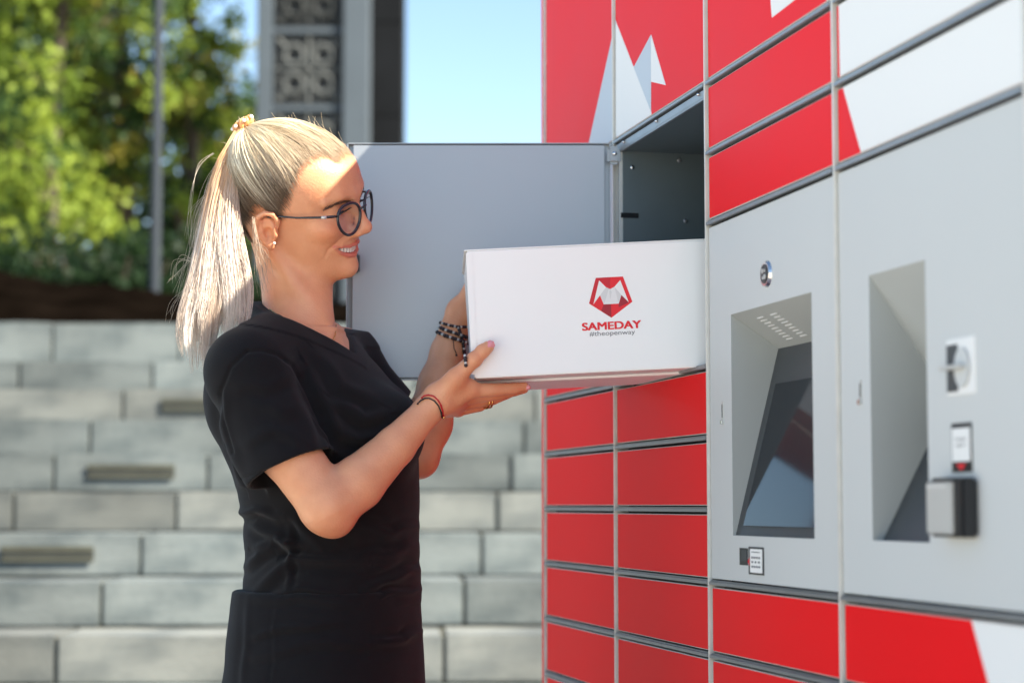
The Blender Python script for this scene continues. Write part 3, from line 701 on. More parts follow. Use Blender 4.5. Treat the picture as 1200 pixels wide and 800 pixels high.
# torso rows from the outline: photo height, back edge, front edge, half width
TOR = [(392, 283, 405, .07), (404, 268, 418, .11), (418, 255, 434, .135), (440, 247, 452, .150), (470, 242, 474, .155), (500, 248, 486, .158), (530, 262, 488, .152), (560, 275, 489, .144),
       (590, 286, 490, .136), (620, 289, 490, .132), (650, 290, 489, .136), (690, 289, 491, .150), (740, 283, 492, .162), (800, 274, 497, .170)]
rows = []
for py, xl, xr, w in TOR:
    l, r_ = at(xl, py, TY), at(xr, py, TY); ext = (r_[0]-l[0])/2; be = BETA+.09
    A = math.sqrt(max(.004, ext**2-(w*math.sin(be))**2))/math.cos(be); rows.append((l[2], (l[0]+r_[0])/2, A, w))
rows = np.array(rows[::-1]); ZTOR = rows[-1, 0]; rows = _dense(rows)
def torso(fd, off, zlo, zhi, k=.02, y_off=0.0):
    sl_, X, Y, Z = fd.win((-.6, 2.5, zlo), (.1, 3.3, zhi), 0)
    cx, A, w = [np.interp(Z, rows[:, 0], rows[:, i]) for i in (1, 2, 3)]
    f = (X-cx)*fwB[0]+(Y-TY-y_off)*fwB[1]; l = (X-cx)*lfB[0]+(Y-TY-y_off)*lfB[1]
    g = (np.abs(f/A)**2.25+np.abs(l/w)**2.25)**(1/2.25)
    d = (g-1)*np.minimum(A, w)*.95-off
    d = np.maximum(d, np.maximum(zlo+.004-Z, Z-zhi+.004))
    fd.blend(sl_, d.astype(np.float32), k)
NB = at(345, 392, 2.875); NT = hp_(-.012, 0, -.035)
SN = at(294, 437, 2.748); SF = at(398, 425, 3.045)          # shoulder joints
EN, WN = at(385, 594, 2.705), at(503, 479, 2.785)           # near elbow, wrist
EF, WF = at(490, 536, 3.065), at(524, 413, 3.112)
def shoulders(fd, off, k=.03):
    for S_, dx in ((SN, .0), (SF, 0)):
        fd.chain([NB-[0, 0, .02], (NB+S_)/2+np.array([0, 0, -.004]), S_], [.052+off, .053+off, .058+off], k, kin=.02)
# --- skin: head, neck, chest, arms and hands in one surface
sl_, X, Y, Z = BF.win(HC-.2, HC+.2, 0)
dX, dY, dZ = X-HC[0], Y-HC[1], Z-HC[2]
la, lb, lc = [(HR[i][0]*dX+HR[i][1]*dY+HR[i][2]*dZ)/HS for i in range(3)]
BF.blend(sl_, (head_d(la, lb, lc)*HS).astype(np.float32), 0)
def hc(pts, rad, k=.004, op='u', kin=.003): BF.chain([hp_(*p) for p in pts], [r*HS for r in rad], k*HS, op, kin)
def hb(p, r, k=.004, op='u'): BF.ell(hp_(*p), np.array(r)*HS, k*HS, HR, op)
hc([(.087, 0, .053), (.0955, 0, .040), (.1035, 0, .027), (.1110, 0, .0135)], [.0075, .0080, .0088, .0096], .012)       # nose
hb((.1140, 0, .0112), (.0096, .0090, .0084), .007)
for s_ in (-1, 1):
    hb((.1035, s_*.0115, .0055), (.0105, .0070, .0070), .009)
    hb((.1065, s_*.0070, -.0015), (.0045, .0028, .0026), .003, 'x')
    hc([(.0915, s_*.010, .056), (.0855, s_*.030, .0590), (.073, s_*.048, .0535)], [.0080, .0080, .0075], .014)   # brow
    hb((.101, s_*.029, .040), (.016, .017, .0125), .010, 'x')                                  # socket
    hb((.0765, s_*.030, .0385), (.0150, .0150, .0140), .005)                                  # lids over the eye
    hb((.0700, s_*.0385, .014), (.0225, .0180, .0150), .014)                                   # smiling cheek
hb((.087, 0, -.052), (.0135, .0145, .0125), .014)                                              # chin
def fa(b, c):
    lo, hi = .02, .13
    for _ in range(22):
        m = (lo+hi)/2
        if head_d(m, b, c) < 0: lo = m
        else: hi = m
    return lo
MOUTH_U = [(fa(b, c)+e, b, c) for b, c, e in ((-.0350, -.0118, -.0010), (-.0265, -.0138, .0000), (-.0140, -.0152, .0010), (-.0035, -.0140, .0020), (.0035, -.0140, .0020), (.0140, -.0152, .0010), (.0265, -.0138, .0000), (.0350, -.0118, -.0010))]
MOUTH_L = [(fa(b, c)+e, b, c) for b, c, e in ((-.0350, -.0130, -.0012), (-.0270, -.0215, -.0006), (-.0140, -.0285, .0000), (0, -.0308, .0004), (.0140, -.0285, .0000), (.0270, -.0215, -.0006), (.0350, -.0130, -.0012))]
for q in np.linspace(-1, 1, 13):                                                                  # open smile
    b_ = q*.0300; c_ = -.0218+.0065*q*q; hb((fa(b_, c_)-.001, b_, c_), (.0120, .0045, .0074*(1-.76*q*q)+.0008), .001, 'x')
hc(MOUTH_U, [.0010, .0018, .0023, .0027, .0027, .0023, .0018, .0010], .0035, kin=.002)
hc(MOUTH_L, [.0010, .0022, .0032, .0036, .0032, .0022, .0010], .0035, kin=.002)
for s_ in (-1, 1):
    hc([(.1000, s_*.0185, .0150), (.0965, s_*.0200, .0085), (.0965, s_*.0185, .0020)], [.0012, .0018, .0012], .004, 'x')
    hc([(fa(b, c)+.001, s_*b, c) for b, c in ((.0175, .004), (.031, -.004), (.0405, -.016), (.041, -.030))], [.0010, .0018, .0018, .0006], .007, 'x', kin=.003)
# ears
for s_ in (-1, 1):
    w0 = .0700
    E = lambda a, b, c: (a+.007, s_*(w0+b), c+.006)
    hb(E(-.004, .004, .004), (.0130, .0050, .0210), .006)
    hb(E(-.006, .0085, .007), (.0135, .0036, .0165), .003)
    rim = [E(.008, .001, .010), E(.010, .006, .020), (E(.004, .010, .0295)), E(-.006, .013, .0310), E(-.0155, .0150, .0240), E(-.0185, .0155, .0100), E(-.0145, .0135, -.0040), E(-.0070, .0105, -.0130), E(.0000, .0070, -.0165)]
    hc(rim, [.0026, .0032, .0034, .0036, .0038, .0037, .0034, .0033, .0040], .0015, kin=.002)
    hb(E(-.0010, .0070, -.0165), (.0065, .0038, .0068), .004)
    hb(E(-.0020, .0130, .0020), (.0078, .0068, .0095), .002, 'x')
    hb(E(-.0045, .0145, .0190), (.0068, .0042, .0065), .003, 'x')
    hc([E(-.0125, .0125, .018), E(-.0120, .0125, .004), E(-.006, .0105, -.007)], [.0022, .0024, .0022], .002)
    hb(E(.0070, .0060, -.0005), (.0034, .0036, .0048), .002)
# neck with its front tendons, trapezius and chest
BF.chain([NT+[0, 0, .0], (NT+NB)/2+np.array([.006, 0, 0]), NB-[0, 0, .012]], [.0450, .0435, .0500], .022, kin=.01)
BF.cone(hp_(.028, 0, -.045), at(368, 372, 2.87), .026, .026, .03)
BF.cone(hp_(-.012, -.058, -.012), at(385, 388, 2.85), .007, .005, .02)
shoulders(BF, -.006)
torso(BF, -.006, 1.30, at(0, 388, 2.9)[2], .03)
BF.cone(at(383, 398, 2.84), at(345, 402, 2.79), .007, .006, .014)
# near arm
def limb(pts, rad, k, kin=.014): BF.chain(pts, rad, k, kin=kin)
limb([SN, (SN*.45+EN*.55)+np.array([-.011, 0, -.002]), EN], [.047, .0400, .0370], .02)
limb([EN, at(419, 566, 2.727), at(463, 523, 2.757), WN], [.0375, .0372, .0280, .0205], .012, .006)
BF.cone(EN, at(393, 609, 2.712), .033, .0225, .014)
WN2 = at(514, 469, 2.79)
limb([WN, WN2], [.0205, .0205], .01)
# near hand: palm under the carton, thumb over its front face
mcp = [at(552, 457.5, 2.797), at(548, 465, 2.822), at(543, 472.5, 2.846), at(536, 480, 2.866)]
for p_, r_ in zip(mcp, (.0122, .0122, .0118, .0110)):
    BF.chain([WN2, WN2*.5+p_*.5, p_], [.0185, .0165, r_], .010, kin=.006)
FING = [([mcp[0], at(583, 456.5, 2.812), at(603, 455, 2.822), at(615, 453.0, 2.830)], [.0112, .0090, .0080, .0066]),
        ([mcp[1], at(584, 461.5, 2.842), at(603, 457.5, 2.852), at(614, 455.5, 2.858)], [.0114, .0092, .0082, .0068]),
        ([mcp[2], at(577, 467.5, 2.868), at(593, 461.5, 2.880), at(604, 458, 2.888)], [.0108, .0088, .0078, .0066]),
        ([mcp[3], at(562, 476, 2.885), at(576, 468.5, 2.898), at(586, 463, 2.906)], [.0098, .0078, .0070, .0060])]
for pts, rad in FING: BF.chain(pts, rad, .0030, kin=.0012)
TH_ = [at(515, 462, 2.782), at(535, 441, 2.770), at(556, 421, 2.7665), at(572, 406.5, 2.7685)]
BF.chain(TH_, [.0170, .0128, .0102, .0088], .012, kin=.003)
BF.cone(at(534, 446, 2.775), at(548, 452, 2.790), .0105, .0105, .014)
BF.ell(at(556, 421, 2.7665), .0110, .004)
BF.ell(at(565, 411, 2.7655), (.0098, .0080, .0098), .004)
# far arm, hand flat against the back of the carton
limb([SF, (SF+EF)/2, EF], [.050, .042, .031], .02)
limb([EF, EF*.68+WF*.32, EF*.3+WF*.7, WF], [.0310, .0370, .0300, .0255], .012)
WF2 = at(540, 366, 3.122); fm = [at(562, 352, 3.118), at(572, 362, 3.112), at(578, 373, 3.108), at(580, 384, 3.104)]
limb([WF, WF2], [.0255, .0230], .01)
for p_ in fm: BF.chain([WF2, p_], [.018, .0125], .01)
for p_, L in zip(fm, (50, 56, 50, 40)):
    q1, q2 = topx(p_)+[L*.5, -6], topx(p_)+[L, -4]
    BF.chain([p_, at(q1[0], q1[1], 3.113), at(q2[0], q2[1], 3.110)], [.0110, .0092, .0072], .005, kin=.002)
BF.chain([WF2, at(555, 330, 3.105), at(572, 312, 3.100)], [.016, .0115, .0085], .012, kin=.003)
V, Q = BF.nets(); V = relax(V, Q, 2, .45)
# skin tones that belong to the skin itself: lips, cheeks, nails
L_ = (V-HC)@HR.T/HS
def chain_dist(P, pts, rad):
    d = np.full(len(P), 1.)
    for i in range(len(pts)-1):
        a, b = np.array(pts[i]), np.array(pts[i+1]); v = b-a; t = np.clip((P-a)@v/(v@v), 0, 1); d = np.minimum(d, np.linalg.norm(P-a-t[:, None]*v, axis=1)-(rad[i]+t*(rad[i+1]-rad[i])))
    return d
tint = np.ones((len(V), 3))
hm = np.linalg.norm(L_, axis=1) < .2
P_h = L_[hm]; lip = np.minimum(chain_dist(P_h, MOUTH_U, [.0010, .0018, .0023, .0027, .0027, .0023, .0018, .0010]), chain_dist(P_h, MOUTH_L, [.0010, .0022, .0032, .0036, .0032, .0022, .0010]))
wl = np.clip(1-lip/.0014, 0, 1)[:, None]; tt = 1-wl*(1-np.array([.84, .50, .66]))
ins_ = ((np.abs(P_h[:, 1]) < .028) & (P_h[:, 0] > .055) & (P_h[:, 2] > -.031) & (P_h[:, 2] < -.006) & (lip > .0003))
tt[ins_ & (head_d(P_h[:, 0], P_h[:, 1], P_h[:, 2]) < -.0035)] = (.45, .10, .12)
for s_ in (-1, 1):
    q = np.exp(-(((P_h[:, 0]-.080)/.02)**2+((P_h[:, 1]-s_*.045)/.018)**2+((P_h[:, 2]-.014)/.014)**2))[:, None]; tt *= 1-q*(1-np.array([1.0, .84, .82]))
    q = np.exp(-(((P_h[:, 1]-s_*.076)/.012)**2+((P_h[:, 0]+.004)/.02)**2))[:, None]; tt *= 1-q*(1-np.array([1.0, .86, .80]))
q = np.exp(-(((P_h[:, 0]-.126)/.012)**2+(P_h[:, 1]/.014)**2+((P_h[:, 2]-.008)/.010)**2))[:, None]; tt *= 1-q*(1-np.array([1.0, .84, .82]))
tint[hm] = tt
for p_, r_, c_ in [(q_, .013, (.96, .80, .76)) for pts, _r in FING for q_ in pts[:3]]+[(TH_[1], .015, (.97, .84, .80)), (TH_[2], .012, (.96, .80, .76)), (EN+[.010, 0, -.022], .028, (.95, .80, .75))]:
    q = np.exp(-(np.linalg.norm(V-p_, axis=1)/r_)**2)[:, None]; tint *= 1-q*(1-np.array(c_))
M['skin'] = material('skin', (.80, .385, .215), .42, var=.10, base2=(.71, .31, .165), vscale=26, bump=.22, bscale=330, attr=True, spec=.45, sss=.12, detail=4)
PW = empty('person', (-.29, 2.90, 0), label='blonde woman in glasses and black T-shirt lifting a white carton towards the open locker', cat='person')
inv = np.array([-.29, 2.90, 0])
body = mesh('body', V-inv, Q, M['skin'], PW, True, col=tint)
body_normals = None

# --- T-shirt
SH = .0021
zlo, zhi = at(0, 712, 2.9)[2], CAMZ+.46
SFd = Field((-.50, 2.58, zlo-.01), (-.10, 3.22, zhi), SH)
def sleeve(fd, S_, H, r0, r1, k):
    ax = (H-S_)/np.linalg.norm(H-S_); far = H+ax*.10; sl_, X, Y, Z = fd.win(np.minimum(S_, far), np.maximum(S_, far), .10)
    v = H-S_; t = np.clip(((X-S_[0])*v[0]+(Y-S_[1])*v[1]+(Z-S_[2])*v[2])/(v@v), 0, 1.4)
    d = np.sqrt((X-S_[0]-t*v[0])**2+(Y-S_[1]-t*v[1])**2+(Z-S_[2]-t*v[2])**2)-(r0+t*(r1-r0))
    cut = (X-H[0])*ax[0]+(Y-H[1])*ax[1]+(Z-H[2])*ax[2]
    fd.blend(sl_, np.maximum(d, cut).astype(np.float32), k)
    return d, cut, sl_
HN = at(341, 550, 2.728); HN_ax = np.array([.30, .0, -1.]); 
sleeve(SFd, SN+np.array([-.004, .006, .004]), HN, .0585, .0655, 0)
HF = at(452, 486, 3.062); sleeve(SFd, SF, HF, .056, .054, 0)
# hollow the sleeve mouths
ax = (HN-SN)/np.linalg.norm(HN-SN); SFd.cone(HN-ax*.04, HN+ax*.08, .0560, .0625, .001, 'x')
axf = (HF-SF)/np.linalg.norm(HF-SF); SFd.cone(HF-axf*.03, HF+axf*.06, .048, .051, .001, 'x')
torso(SFd, .0, zlo, ZTOR, .015)
shoulders(SFd, .0035, .035)
BU = at(455, 505, 2.84); SFd.ell(BU, (.053, .056, .056), .035); SFd.ell(at(450, 500, 2.98), (.056, .058, .056), .035)
SFd.chain([NB-[0, 0, .01], NB*.45+NT*.55], [.0610, .0535], .022)
# neckline: round neck with a V at the front
VT = at(400, 411, 2.795)
sl_, X, Y, Z = SFd.win((-.5, 2.6, 1.32), (-.1, 3.2, zhi), 0)
ncx, ncy = NB[0], NB[1]
fN = (X-ncx)*fwB[0]+(Y-ncy)*fwB[1]; lN = (X-ncx)*lfB[0]+(Y-ncy)*lfB[1]
ph = np.abs(np.arctan2(lN, fN)); zf, zs_, zb_k = VT[2], at(328, 367, 2.81)[2], at(300, 352, 2.88)[2]
hN = np.where(ph < np.pi/2, zf+(zs_-zf)*(ph/(np.pi/2))**.8, zs_+(zb_k-zs_)*(ph/(np.pi/2)-1)); NK = ((hN-Z)*.72).astype(np.float32)
FS = SFd.F[sl_]; band = np.maximum(FS-.0019, np.abs(NK-.0085)-.0085)
FS = np.minimum(FS, band); SFd.F[sl_] = np.maximum(FS, -NK)
V, Q = SFd.nets(); V = relax(V, Q, 2, .5)
# folds
def seg_d(P, pts):
    d = np.full(len(P), 1e3); T = np.zeros(len(P)); n = len(pts)-1
    for i in range(n):
        a, b = np.array(pts[i], float), np.array(pts[i+1], float); v = b-a; t = np.clip((P-a)@v/(v@v), 0, 1); q = P-a-t[:, None]*v; dd = np.linalg.norm(q, axis=1)
        sg = np.sign(v[0]*q[:, 1]-v[1]*q[:, 0]); m = dd < np.abs(d); d = np.where(m, dd*sg, d); T = np.where(m, (i+t)/n, T)
    return d, T
def folds(V, N, lst):
    px = topx(V); disp = np.zeros(len(V)); near = np.clip(-N[:, 1]*3+.6, 0, 1)
    for pts, amp, wd in lst:
        d, T = seg_d(px, pts); env = np.sin(np.pi*np.clip(T*.9+.05, 0, 1))**.6
        d = d+1.5*np.sin(T*9+amp*3000)
        disp += amp*env*(np.exp(-(d/wd)**2)-.75*np.exp(-((d-wd*1.7)/(wd*1.1))**2))
    return 1.25*disp*near
N = vnormals(V, Q)
FL = [([(300, 640), (330, 632), (360, 640)], .006, 5), ([(288, 662), (320, 640), (345, 640)], .006, 5), ([(300, 690), (345, 655), (400, 655), (430, 660)], .006, 6),
      ([(295, 615), (325, 628), (352, 660)], .005, 5), ([(335, 690), (342, 650), (337, 610)], .0035, 4), ([(310, 700), (350, 690), (400, 695)], .003, 5),
      ([(480, 640), (450, 650), (410, 648)], .004, 6), ([(492, 615), (460, 622), (430, 618)], .003, 5), ([(492, 665), (470, 672), (430, 690)], .005, 5), ([(492, 690), (460, 694), (440, 700)], .004, 4),
      ([(360, 430), (385, 480), (400, 530)], .007, 8), ([(395, 470), (425, 490), (455, 485)], .006, 7), ([(390, 500), (420, 515), (460, 505)], .005, 7), ([(372, 415), (400, 450), (440, 470)], .004, 8),
      ([(262, 470), (268, 520), (285, 565)], .007, 6), ([(300, 470), (330, 480), (360, 478)], .002, 8), ([(290, 520), (320, 500), (350, 515)], .0022, 7),
      ([(280, 450), (310, 452), (345, 440)], .002, 7), ([(275, 600), (300, 598), (330, 606)], .005, 5), ([(330, 600), (352, 615), (372, 640)], .004, 6)]
disp = folds(V, N, FL)
px = topx(V)
wav = np.array([noise.noise(Vector((p[0]*9, p[1]*9, p[2]*26)))*.0028+noise.noise(Vector((p[0]*22, p[1]*22, p[2]*50+7)))*.0009 for p in V])
wz = np.clip((px[:, 1]-560)/90, .25, 1.0)
disp += wav*wz
hem = px[:, 1] > 690
V = V+N*disp[:, None]
# shallow stitched seams: sleeve hem and armhole
def groove(V, N, pts, amp, wd):
    d, T = seg_d(topx(V), pts); return V-N*(amp*np.exp(-(d/wd)**2)*np.clip(-N[:, 1]*3+.5, 0, 1))[:, None]
V = groove(V, N, [(284, 560), (300, 555), (345, 541), (388, 524)], .0022, 1.3)
V = groove(V, N, [(290, 411), (306, 410), (325, 415), (343, 428), (360, 460), (378, 500), (392, 532)], .0030, 2.2)
V = groove(V, N, [(290, 411), (270, 430), (258, 460), (260, 490), (272, 530)], .0030, 2.2)
V = relax(V, Q, 1, .4)
M['shirt'] = material('black_cotton', (.0080, .0074, .0088), .85, bump=.25, bscale=900, sheen=.08, var=.15, vscale=40, spec=.15)
shirt = mesh('t_shirt', V-inv, Q, M['shirt'], PW, True)
# --- trousers
PF = Field((-.52, 2.60, .03), (-.04, 3.24, at(0, 688, 2.9)[2]+.01), .0042)
zt_ = at(0, 689, 2.9)[2]
trow = [(zt_+.02, 280, 490, .150), (at(0, 740, 2.9)[2], 275, 491, .162), (at(0, 800, 2.9)[2], 269, 496, .176), (.80, 266, 500, .180)]
tr = np.array([(z, (at(l, 700, TY)[0]+at(r_, 700, TY)[0])/2, ((at(r_, 700, TY)[0]-at(l, 700, TY)[0])/2), w) for z, l, r_, w in trow])[::-1]
tr[:, 2] = np.sqrt(tr[:, 2]**2-(tr[:, 3]*math.sin(BETA+.09))**2)/math.cos(BETA+.09)
sl_, X, Y, Z = PF.win((-.6, 2.5, .78), (.1, 3.3, zt_), 0)
cx, A, w = [np.interp(Z, tr[:, 0], tr[:, i]) for i in (1, 2, 3)]
f_ = (X-cx)*fwB[0]+(Y-TY)*fwB[1]; l_ = (X-cx)*lfB[0]+(Y-TY)*lfB[1]
d = ((np.abs(f_/A)**2.4+np.abs(l_/w)**2.4)**(1/2.4)-1)*np.minimum(A, w)*.95; PF.blend(sl_, np.maximum(d, np.maximum(Z-zt_, .80-Z)).astype(np.float32), 0)
hipc = np.array([tr[0, 1], TY, .80])
for s_ in (-1, 1):
    h = hipc+lfB*s_*.085+[0, 0, .02]; kn = hipc+lfB*s_*.10+fwB*.02; kn = np.array([kn[0], kn[1], .46]); an = kn-fwB*.03; an = np.array([an[0], an[1], .07])
    PF.chain([h, kn, an], [.098, .070, .055], .04, kin=.02)
V, Q = PF.nets(); V = relax(V, Q, 2, .5); N = vnormals(V, Q)
disp = folds(V, N, [([(300, 745), (350, 733), (400, 731)], .004, 4), ([(300, 770), (360, 752), (430, 756), (480, 745)], .003, 6), ([(325, 700), (322, 760), (320, 820)], .0009, 2), ([(492, 738), (470, 748), (440, 752)], .005, 4), ([(300, 702), (350, 700), (420, 708)], .003, 5), ([(292, 700), (288, 760), (284, 820)], .0014, 4)])
disp += np.array([noise.noise(Vector((p[0]*8, p[1]*8, p[2]*20)))*.004 for p in V]); V = V+N*disp[:, None]
mesh('trousers', V-inv, Q, M['shirt'], PW, True)
for s_ in (-1, 1):
    h = hipc+lfB*s_*.10; c0 = np.array([h[0], h[1], 0])-inv
    mb = MB(); 
    for t, r_, z_ in ((-.03, .036, .036), (.03, .038, .038), (.09, .040, .034), (.15, .036, .028)): mb.ball(c0+fwB*t+[0, 0, z_+.004], (r_*1.35, r_*1.1, r_), 14)
    mb.build('shoe', M['black_plastic'], PW, True)

# ------------------------------------------------------------------ hair
def strands(name, P, rad, colr, m, parent, sides=3):
    n, k, _ = P.shape; T = np.gradient(P, axis=1); T /= np.maximum(np.linalg.norm(T, axis=2, keepdims=True), 1e-9)
    ref = np.array([0.1, 1, .05]); U = np.cross(T, ref); U /= np.maximum(np.linalg.norm(U, axis=2, keepdims=True), 1e-9); W_ = np.cross(T, U)
    g = 2*np.pi*np.arange(sides)/sides
    V = P[:, :, None, :]+rad[:, :, None, None]*(np.cos(g)[None, None, :, None]*U[:, :, None, :]+np.sin(g)[None, None, :, None]*W_[:, :, None, :])
    idx = np.arange(n*k*sides).reshape(n, k, sides); nx = np.roll(idx, -1, 2)
    Fq = np.stack([idx[:, :-1], nx[:, :-1], nx[:, 1:], idx[:, 1:]], -1).reshape(-1, 4)
    C_ = np.repeat(colr.reshape(n*k, 3), sides, 0)
    return mesh(name, V.reshape(-1, 3)-inv, Fq, m, parent, True, col=C_, kind='stuff')
M['hair'] = material('blonde_hair', (1, 1, 1), .38, attr=True, spec=.45)
h0 = np.array([-.004, 0, .045])
def surf_r(D):                                  # distance from h0 to the head surface along unit directions
    lo = np.full(D.shape[:-1], .02); hi = np.full(D.shape[:-1], .16)
    for _ in range(18):
        m = (lo+hi)/2; p = h0+D*m[..., None]; ins = head_d(p[..., 0], p[..., 1], p[..., 2]) < 0
        lo = np.where(ins, m, lo); hi = np.where(ins, hi, m)
    return (lo+hi)/2
def Hw(P): return HC+HS*(P@HR)
r = np.random.default_rng(11)
ga, gb = np.meshgrid(np.linspace(-.6*np.pi, .6*np.pi, 0+140), np.linspace(-1.1, 1.5, 140))
D_ = np.stack([np.cos(gb)*np.cos(ga), np.cos(gb)*np.sin(ga), np.sin(gb)], -1).reshape(-1, 3)
Dall = r.normal(0, 1, (60000, 3)); Dall /= np.linalg.norm(Dall, axis=1)[:, None]; Pl = h0+Dall*surf_r(Dall)[:, None]
Pw = Hw(Pl); Px = topx(Pw); nearm = Pl[:, 1] < 0
def head_at(px, py):
    d = np.linalg.norm(Px-[px, py], axis=1)+np.where(nearm, 0, 1e3); return Pl[np.argmin(d)]
HLpx = [(398, 178), (386, 183), (374, 188), (361, 196), (354, 208), (349, 221), (341, 233), (335, 247), (331, 259), (326, 256), (320, 246), (311, 243), (302, 246), (296, 256), (293, 272), (296, 288), (303, 298)]
HLn = np.array([head_at(*q) for q in HLpx])
front = np.array([[.0875, b, .1080-.9*b*b*2] for b in (-.028, -.012, 0, .012, .028)])
HL = np.concatenate([front[2:3], front[1::-1], HLn]) ; HLf = HL*[1, -1, 1]
nape = np.array([[-.040, b, -.030] for b in (-.045, -.03, -.015, 0, .015, .03, .045)])
LINE = np.concatenate([HL, nape[:4]]); LINE2 = np.concatenate([HLf, nape[:2:-1]])
def resample(L, n):
    s = np.concatenate([[0], np.cumsum(np.linalg.norm(np.diff(L, axis=0), axis=1))]); t = np.linspace(0, s[-1], n); return np.stack([np.interp(t, s, L[:, i]) for i in range(3)], 1)
# tie position on the midline
tie_l = None
for yy in np.linspace(2.70, 3.0, 301):
    q = (at(295, 160, yy)-HC)@HR.T/HS
    if tie_l is None or abs(q[1]) < abs(tie_l[1]): tie_l = q
Td = (tie_l-h0)/np.linalg.norm(tie_l-h0); tie_l = h0+Td*(surf_r(Td[None])[0]+.020); TW = Hw(tie_l)
def scalp(starts, K=16, lift=.006, jit=.003, seed=0, lock=None):
    r = np.random.default_rng(seed); n = len(starts); D0 = starts-h0; D0 /= np.linalg.norm(D0, axis=1)[:, None]
    t = np.linspace(0, 1, K)[None, :]; dot = np.clip(D0@Td, -1, 1); om = np.arccos(dot)[:, None]; so_ = np.maximum(np.sin(om), 1e-3)
    D = (np.sin((1-t)*om)/so_)[..., None]*D0[:, None]+(np.sin(t*om)/so_)[..., None]*Td
    # sway so that locks overlap
    lk = np.zeros(n, int) if lock is None else lock; lrr = np.random.default_rng(33).normal(0, 1, (400, 3)); w = (lrr[lk, 0][:, None]*.045+r.normal(0, 1, (n, 1))*.012)*np.sin(np.pi*t)+lrr[lk, 1][:, None]*.018*np.sin(2*np.pi*t); axn = np.cross(D0, Td); axn /= np.maximum(np.linalg.norm(axn, axis=1), 1e-6)[:, None]
    D = D+w[..., None]*axn[:, None]; D /= np.linalg.norm(D, axis=2)[..., None]
    R_ = surf_r(D)+.0010+.0034*np.clip(t*5, 0, 1)+lift*np.sin(np.pi*np.minimum(t*1.1, 1)*.5)*np.clip(.5+.32*lrr[lk, 2][:, None]+r.uniform(-.25, .25, (n, 1)), .05, 1.2)+.006*t**3
    e = r.normal(0, 1, (n, 1, 3))*jit*(t[..., None]*.6+.2)*np.sin(np.pi*t)[..., None]
    P = h0+D*R_[..., None]+e
    P[:, -1] = tie_l+r.normal(0, .0035, (n, 3)); return P
# inner cap
up_dirs = Dall; capm = []
gl = resample(LINE, 90); gr = resample(LINE2, 90)
ring = np.concatenate([gl, gr[::-1]]); Pc = scalp(ring, 30, 0.002, 0, 3)
Dc = ring-h0; Dc /= np.linalg.norm(Dc, axis=1)[:, None]; t = np.linspace(.075, .985, 30)[None, :]; om = np.arccos(np.clip(Dc@Td, -1, 1))[:, None]
Dg = (np.sin((1-t)*om)/np.sin(om))[..., None]*Dc[:, None]+(np.sin(t*om)/np.sin(om))[..., None]*Td; Dg /= np.linalg.norm(Dg, axis=2)[..., None]
Pg = h0+Dg*(surf_r(Dg)+.0006+.0028*np.clip(t*6, 0, 1))[..., None]; n, k = Pg.shape[:2]
idx = np.arange(n*k).reshape(n, k); nx = np.roll(idx, -1, 0); Fq = np.stack([idx[:, :-1], nx[:, :-1], nx[:, 1:], idx[:, 1:]], -1).reshape(-1, 4)
hairo = mesh('hair', Hw(Pg).reshape(-1, 3)-inv, Fq, M['hair'], PW, True, col=np.tile(np.array([[.17, .115, .07]]), (n*k, 1)))
# strands over the scalp
NS = 7600; tl = r.uniform(0, 1, NS)**1.0; side = r.random(NS) < .62
A1 = resample(LINE, 600); A2 = resample(LINE2, 600); st = np.where(side[:, None], A1[(tl*599).astype(int)], A2[(tl*599).astype(int)])
st = st+r.normal(0, .0030, (NS, 3))+(h0+Td*.1-st)*(r.exponential(.05, (NS, 1))); adv = np.where(r.random(NS) < .45, 0, r.uniform(0, .75, NS))
lock = np.clip(np.floor(tl*60+r.normal(0, .30, NS)).astype(int)*3+r.integers(0, 3, NS)+side*190, 0, 399)
P = scalp(st, 18, .0060, .0014, 5, lock)
for i in np.where(adv > 0)[0]:                   # some strands begin inside the hair, not on the hairline
    tt_ = np.linspace(adv[i], 1, 18); P[i] = np.stack([np.interp(tt_, np.linspace(0, 1, 18), P[i, :, c]) for c in range(3)], 1)
lr = np.random.default_rng(2).uniform(0, 1, 400)
tone = np.clip(lr[lock]*.85+r.uniform(0, .35, NS), 0, 1)[:, None, None]
tt = np.linspace(0, 1, 18)[None, :, None]
blond = np.array([1.0, .92, .72]); root = np.where(st[:, 2:3] > .06, [[.55, .43, .31]], [[.17, .115, .075]])[:, None]; ash = np.array([.62, .47, .31])
mixr = np.clip(tt*2.2+adv[:, None, None]*2-.15-.5*(1-tone), 0, 1); colr = root*(1-mixr)+(ash*(1-tone)+blond*tone)*mixr
rad = np.full((NS, 18), .00036)*r.uniform(.5, 1.35, (NS, 1)); rad[:, 0] *= .2; rad[:, 1] *= .6
strands('hair_strands', Hw(P), rad, colr, M['hair'], hairo)
# short flyaways along the crown
nf = 130; Df = r.normal(0, 1, (nf, 3))*[.7, .6, .25]+[-.15, 0, 1]; Df /= np.linalg.norm(Df, axis=1)[:, None]; b0 = h0+Df*(surf_r(Df)+.004)[:, None]
dirn = r.normal(0, 1, (nf, 3)); dirn = dirn*.35+Df*.30+[-1.0, 0, .1]; dirn /= np.linalg.norm(dirn, axis=1)[:, None]; ln_ = r.uniform(.010, .030, (nf, 1))
ts = np.linspace(0, 1, 6)[None, :, None]; Pf = b0[:, None]+dirn[:, None]*ln_[:, None]*ts+r.normal(0, .004, (nf, 1, 3))*ts**2
strands('flyaway_hair', Hw(Pf), np.full((nf, 6), .00014), np.tile(np.array([.75, .6, .4]), (nf, 6, 1)), M['hair'], hairo)
